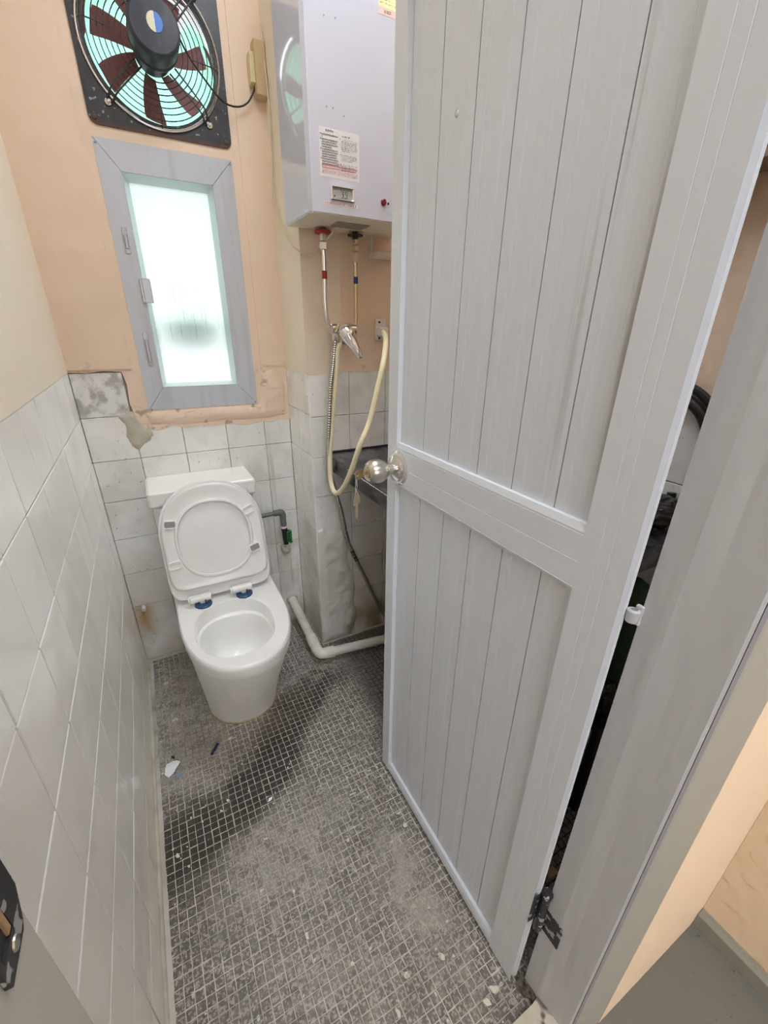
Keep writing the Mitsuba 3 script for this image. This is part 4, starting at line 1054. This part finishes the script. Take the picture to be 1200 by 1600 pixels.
for k in range(70):
    r = rng.uniform(0.003, 0.008)
    m_ = trimesh.creation.icosphere(subdivisions=1, radius=r)
    m_.vertices = m_.vertices * rng.uniform(0.6, 1.3, 3) + rng.normal(size=(len(m_.vertices), 3)) * r * 0.15
    t = rng.random()
    m_.apply_translation([0.685 + 0.02 * t + rng.normal() * 0.006, -1.476 - 0.030 * t + rng.normal() * 0.006, r * 0.45])
    rb.append(m_)
put('corner_rubble', cat(*rb), 'm_dirt')

# ------------------------------------------------------------------ things behind the door
tag('rubber_pipe', 'dark curved pipe on the wall seen through the door gap', 'pipe')
put('rubber_pipe', cat(tube(spline([(1.285, -1.02, 1.148), (1.285, -1.08, 1.164), (1.285, -1.14, 1.166), (1.285, -1.185, 1.146), (1.285, -1.215, 1.11), (1.285, -1.235, 1.05), (1.285, -1.235, 0.89)], 8), 0.012, 12), tube(spline([(1.286, -1.02, 1.172), (1.286, -1.10, 1.190), (1.286, -1.16, 1.188), (1.286, -1.21, 1.158), (1.286, -1.245, 1.11), (1.286, -1.252, 0.89)], 8), 0.009, 10)), 'm_black', smooth=30)
tag('wooden_shelf', 'brown wooden shelf on the far wall high in the door gap', 'shelf')
put('board', cbox((1.22, -1.30, 1.575), (1.299, -0.30, 1.60), 0.003), 'm_wood', parent='wooden_shelf')
put('batten', cbox((1.27, -1.30, 1.615), (1.299, -0.30, 1.66), 0.003), 'm_wood', parent='wooden_shelf')
put('bracket', cbox((1.20, -1.12, 1.53), (1.299, -1.10, 1.576), 0.003), 'm_wood', parent='wooden_shelf')


def lump(c, r, seed, amp=0.25, sub=4):
    m_ = trimesh.creation.icosphere(subdivisions=sub, radius=1.0)
    n_ = meshkit.fbm(np.array(m_.vertices) * 3.2 + seed, 4, seed)
    rid = np.abs(meshkit.noise(np.array(m_.vertices) * 7 + seed, seed + 3) - 0.5) * 2
    m_.vertices = m_.vertices * (1 + amp * (n_ - 0.5)[:, None] * 2 + 0.06 * rid[:, None]) * r + c
    return m_


tag('black_bag', 'crumpled black plastic bag on the counter end behind the door', 'bag')
put('black_bag', lump((1.205, -1.205, 0.919), (0.060, 0.05, 0.036), 4), 'm_bag', smooth=60)
tag('bin_bag', 'small dark bag on the crate under the counter behind the door', 'bag')
put('bin_bag', lump((1.143, -1.243, 0.397), (0.036, 0.032, 0.052), 9), 'm_bag', smooth=60)
tag('black_hose_end', 'black hose end sticking up from the counter in the door gap', 'hose')
put('black_hose_end', tube(spline([(1.282, -1.190, 0.876), (1.284, -1.192, 0.91), (1.286, -1.188, 0.945)], 6), [0.007] * 7 + [0.010] * 6, 12), 'm_black', smooth=30)
tag('green_canister', 'dark green canister under the counter seen through the door gap', 'canister')
put('green_canister', lathe([(0.040, 0.3405), (0.048, 0.352), (0.049, 0.66), (0.036, 0.70), (0.016, 0.715)], (1.238, -1.190, 0), 'z', 28), 'm_green_dark', smooth=30)
tag('storage_crate', 'low dark crate under the counter carrying the dark green canister', 'crate')
cr = cat(cbox((1.095, -1.285, 0.318), (1.290, -1.08, 0.340), 0.002), *[cbox((x, y, 0.0), (x + 0.02, y + 0.02, 0.319)) for x in (1.095, 1.270) for y in (-1.285, -1.10)])
put('storage_crate', cr, 'm_black')
tag('fallen_stick', 'thin dark stick lying on the mosaic floor in the door gap', 'stick')
put('fallen_stick', tube([(0.99, -1.285, 0.010), (1.20, -1.215, 0.012)], 0.007, 8), 'm_black', smooth=30)
tag('rusty_shard', 'orange brown shard lying on the floor in the door gap', 'shard')
put('rusty_shard', cbox((0.895, -1.372, 0.0), (0.925, -1.350, 0.008), 0.002), 'm_silicone')

# ------------------------------------------------------------------ litter on the floor
def flake(name, x, y, w, l, rot, m, h=0.0022, sides=7, seed=0, z=0.0004):
    r_ = np.random.default_rng(seed)
    a = np.sort(r_.uniform(0, 2 * math.pi, sides) * 0.25 + np.arange(sides) * 2 * math.pi / sides)
    rad = r_.uniform(0.75, 1.1, sides)
    w, l = w * 0.72, l * 0.72
    pg = Polygon([(w * rad[i] * math.cos(a[i]), l * rad[i] * math.sin(a[i])) for i in range(sides)])
    pg = affinity.translate(affinity.rotate(pg, rot, origin=(0, 0)), x, y)
    return put(name, extrude(pg, 0, h, lambda u, v, d: (u, v, z + d)), m)


ps = Polygon([(0.034, -0.597), (0.036, -0.575), (0.041, -0.562), (0.061, -0.558), (0.072, -0.564), (0.083, -0.577), (0.070, -0.588), (0.060, -0.602), (0.044, -0.613)])
k = put('paper_scrap', None, None, shape=mikit.ply(extrude(ps.buffer(0.0), 0, 0.0015, lambda u, v, d: (u, v, 0.001 + d + 0.35 * np.maximum(0, u - 0.060))), 'm_paper'))
tag(k, 'crumpled white paper scrap on the floor by the left wall', 'paper scrap')
tag(flake('blue_plastic_scrap', 0.072, -0.617, 0.013, 0.016, 30, 'm_blue_scrap', 0.002, 6, 3), 'pale blue plastic scrap beside the white paper on the floor', 'scrap')
tag('dark_blue_strip', 'short dark blue plastic strip on the floor before the toilet', 'plastic strip')
put('dark_blue_strip', cat(tube([(0.176, -0.592, 0.005), (0.200, -0.560, 0.005)], 0.0045, 8)), 'm_dark_blue', smooth=30)
tag(flake('dark_twig', 0.062, -0.542, 0.005, 0.014, 40, 'm_black', 0.004, 6, 5), 'small dark shard on the floor just behind the white paper', 'shard')
chips = [(0.309, -0.828, 0.013, 0.007, 20, 'white angular paint chip at the edge of the dark smear before the toilet'), (0.196, -0.772, 0.007, 0.007, 0, 'round cream paint chip inside the dark smear'), (0.079, -0.384, 0.013, 0.010, 10, 'cream paint flake between the toilet and the left wall'),
         (0.063, -0.182, 0.017, 0.012, 40, 'large pale paint flake in the back corner left of the toilet'), (0.051, -0.861, 0.007, 0.010, 20, 'largest of the cream chips by the left wall'), (0.242, -0.556, 0.012, 0.009, 15, 'tan plaster flake close to the foot of the toilet'),
         (0.630, -1.080, 0.011, 0.011, 0, 'lumpy white paint spot by the bottom rail of the door'), (0.648, -0.968, 0.008, 0.008, 0, 'small white lump at the corner of the door foot'), (0.303, -1.182, 0.007, 0.011, 0, 'pale cream chip alone in the middle of the near floor'),
         (0.473, -1.347, 0.008, 0.012, 50, 'yellowish chip on the near floor, second largest there'), (0.559, -1.359, 0.010, 0.014, 20, 'yellowish cream blotch close to the near end of the door'), (0.630, -1.455, 0.012, 0.016, 60, 'cream blotch by the threshold under the hinge'),
         (0.603, -1.464, 0.009, 0.014, 40, 'cream blotch at the threshold, left of the one under the hinge')]
grp = 'paint chips scattered on the floor'
for i, (x, y, w, l, ro, lb) in enumerate(chips):
    kk = flake('paint_chip', x, y, w, l, ro, 'm_paper' if i == 0 else 'm_chip', 0.0022, 7, 20 + i)
    tag(kk, lb or 'small cream paint chip stuck to the mosaic floor', 'paint chip', None if lb else grp)
chip_xy = [(0.470, -1.040), (0.416, -1.208), (0.376, -1.275), (0.438, -1.373), (0.076, -1.201), (0.514, -1.447), (0.301, -1.083), (0.075, -0.849), (0.074, -0.901), (0.041, -0.838), (0.120, -0.800), (0.053, -0.421), (0.437, -0.999), (0.473, -0.790)]
for i, (x, y) in enumerate(chip_xy):
    r_ = random.Random(i)
    kk = flake('paint_chip', x, y, r_.uniform(0.003, 0.008), r_.uniform(0.003, 0.006), r_.uniform(0, 180), 'm_chip', 0.0012, 9, 50 + i)
    tag(kk, 'small cream paint chip stuck to the mosaic floor', 'paint chip', grp)
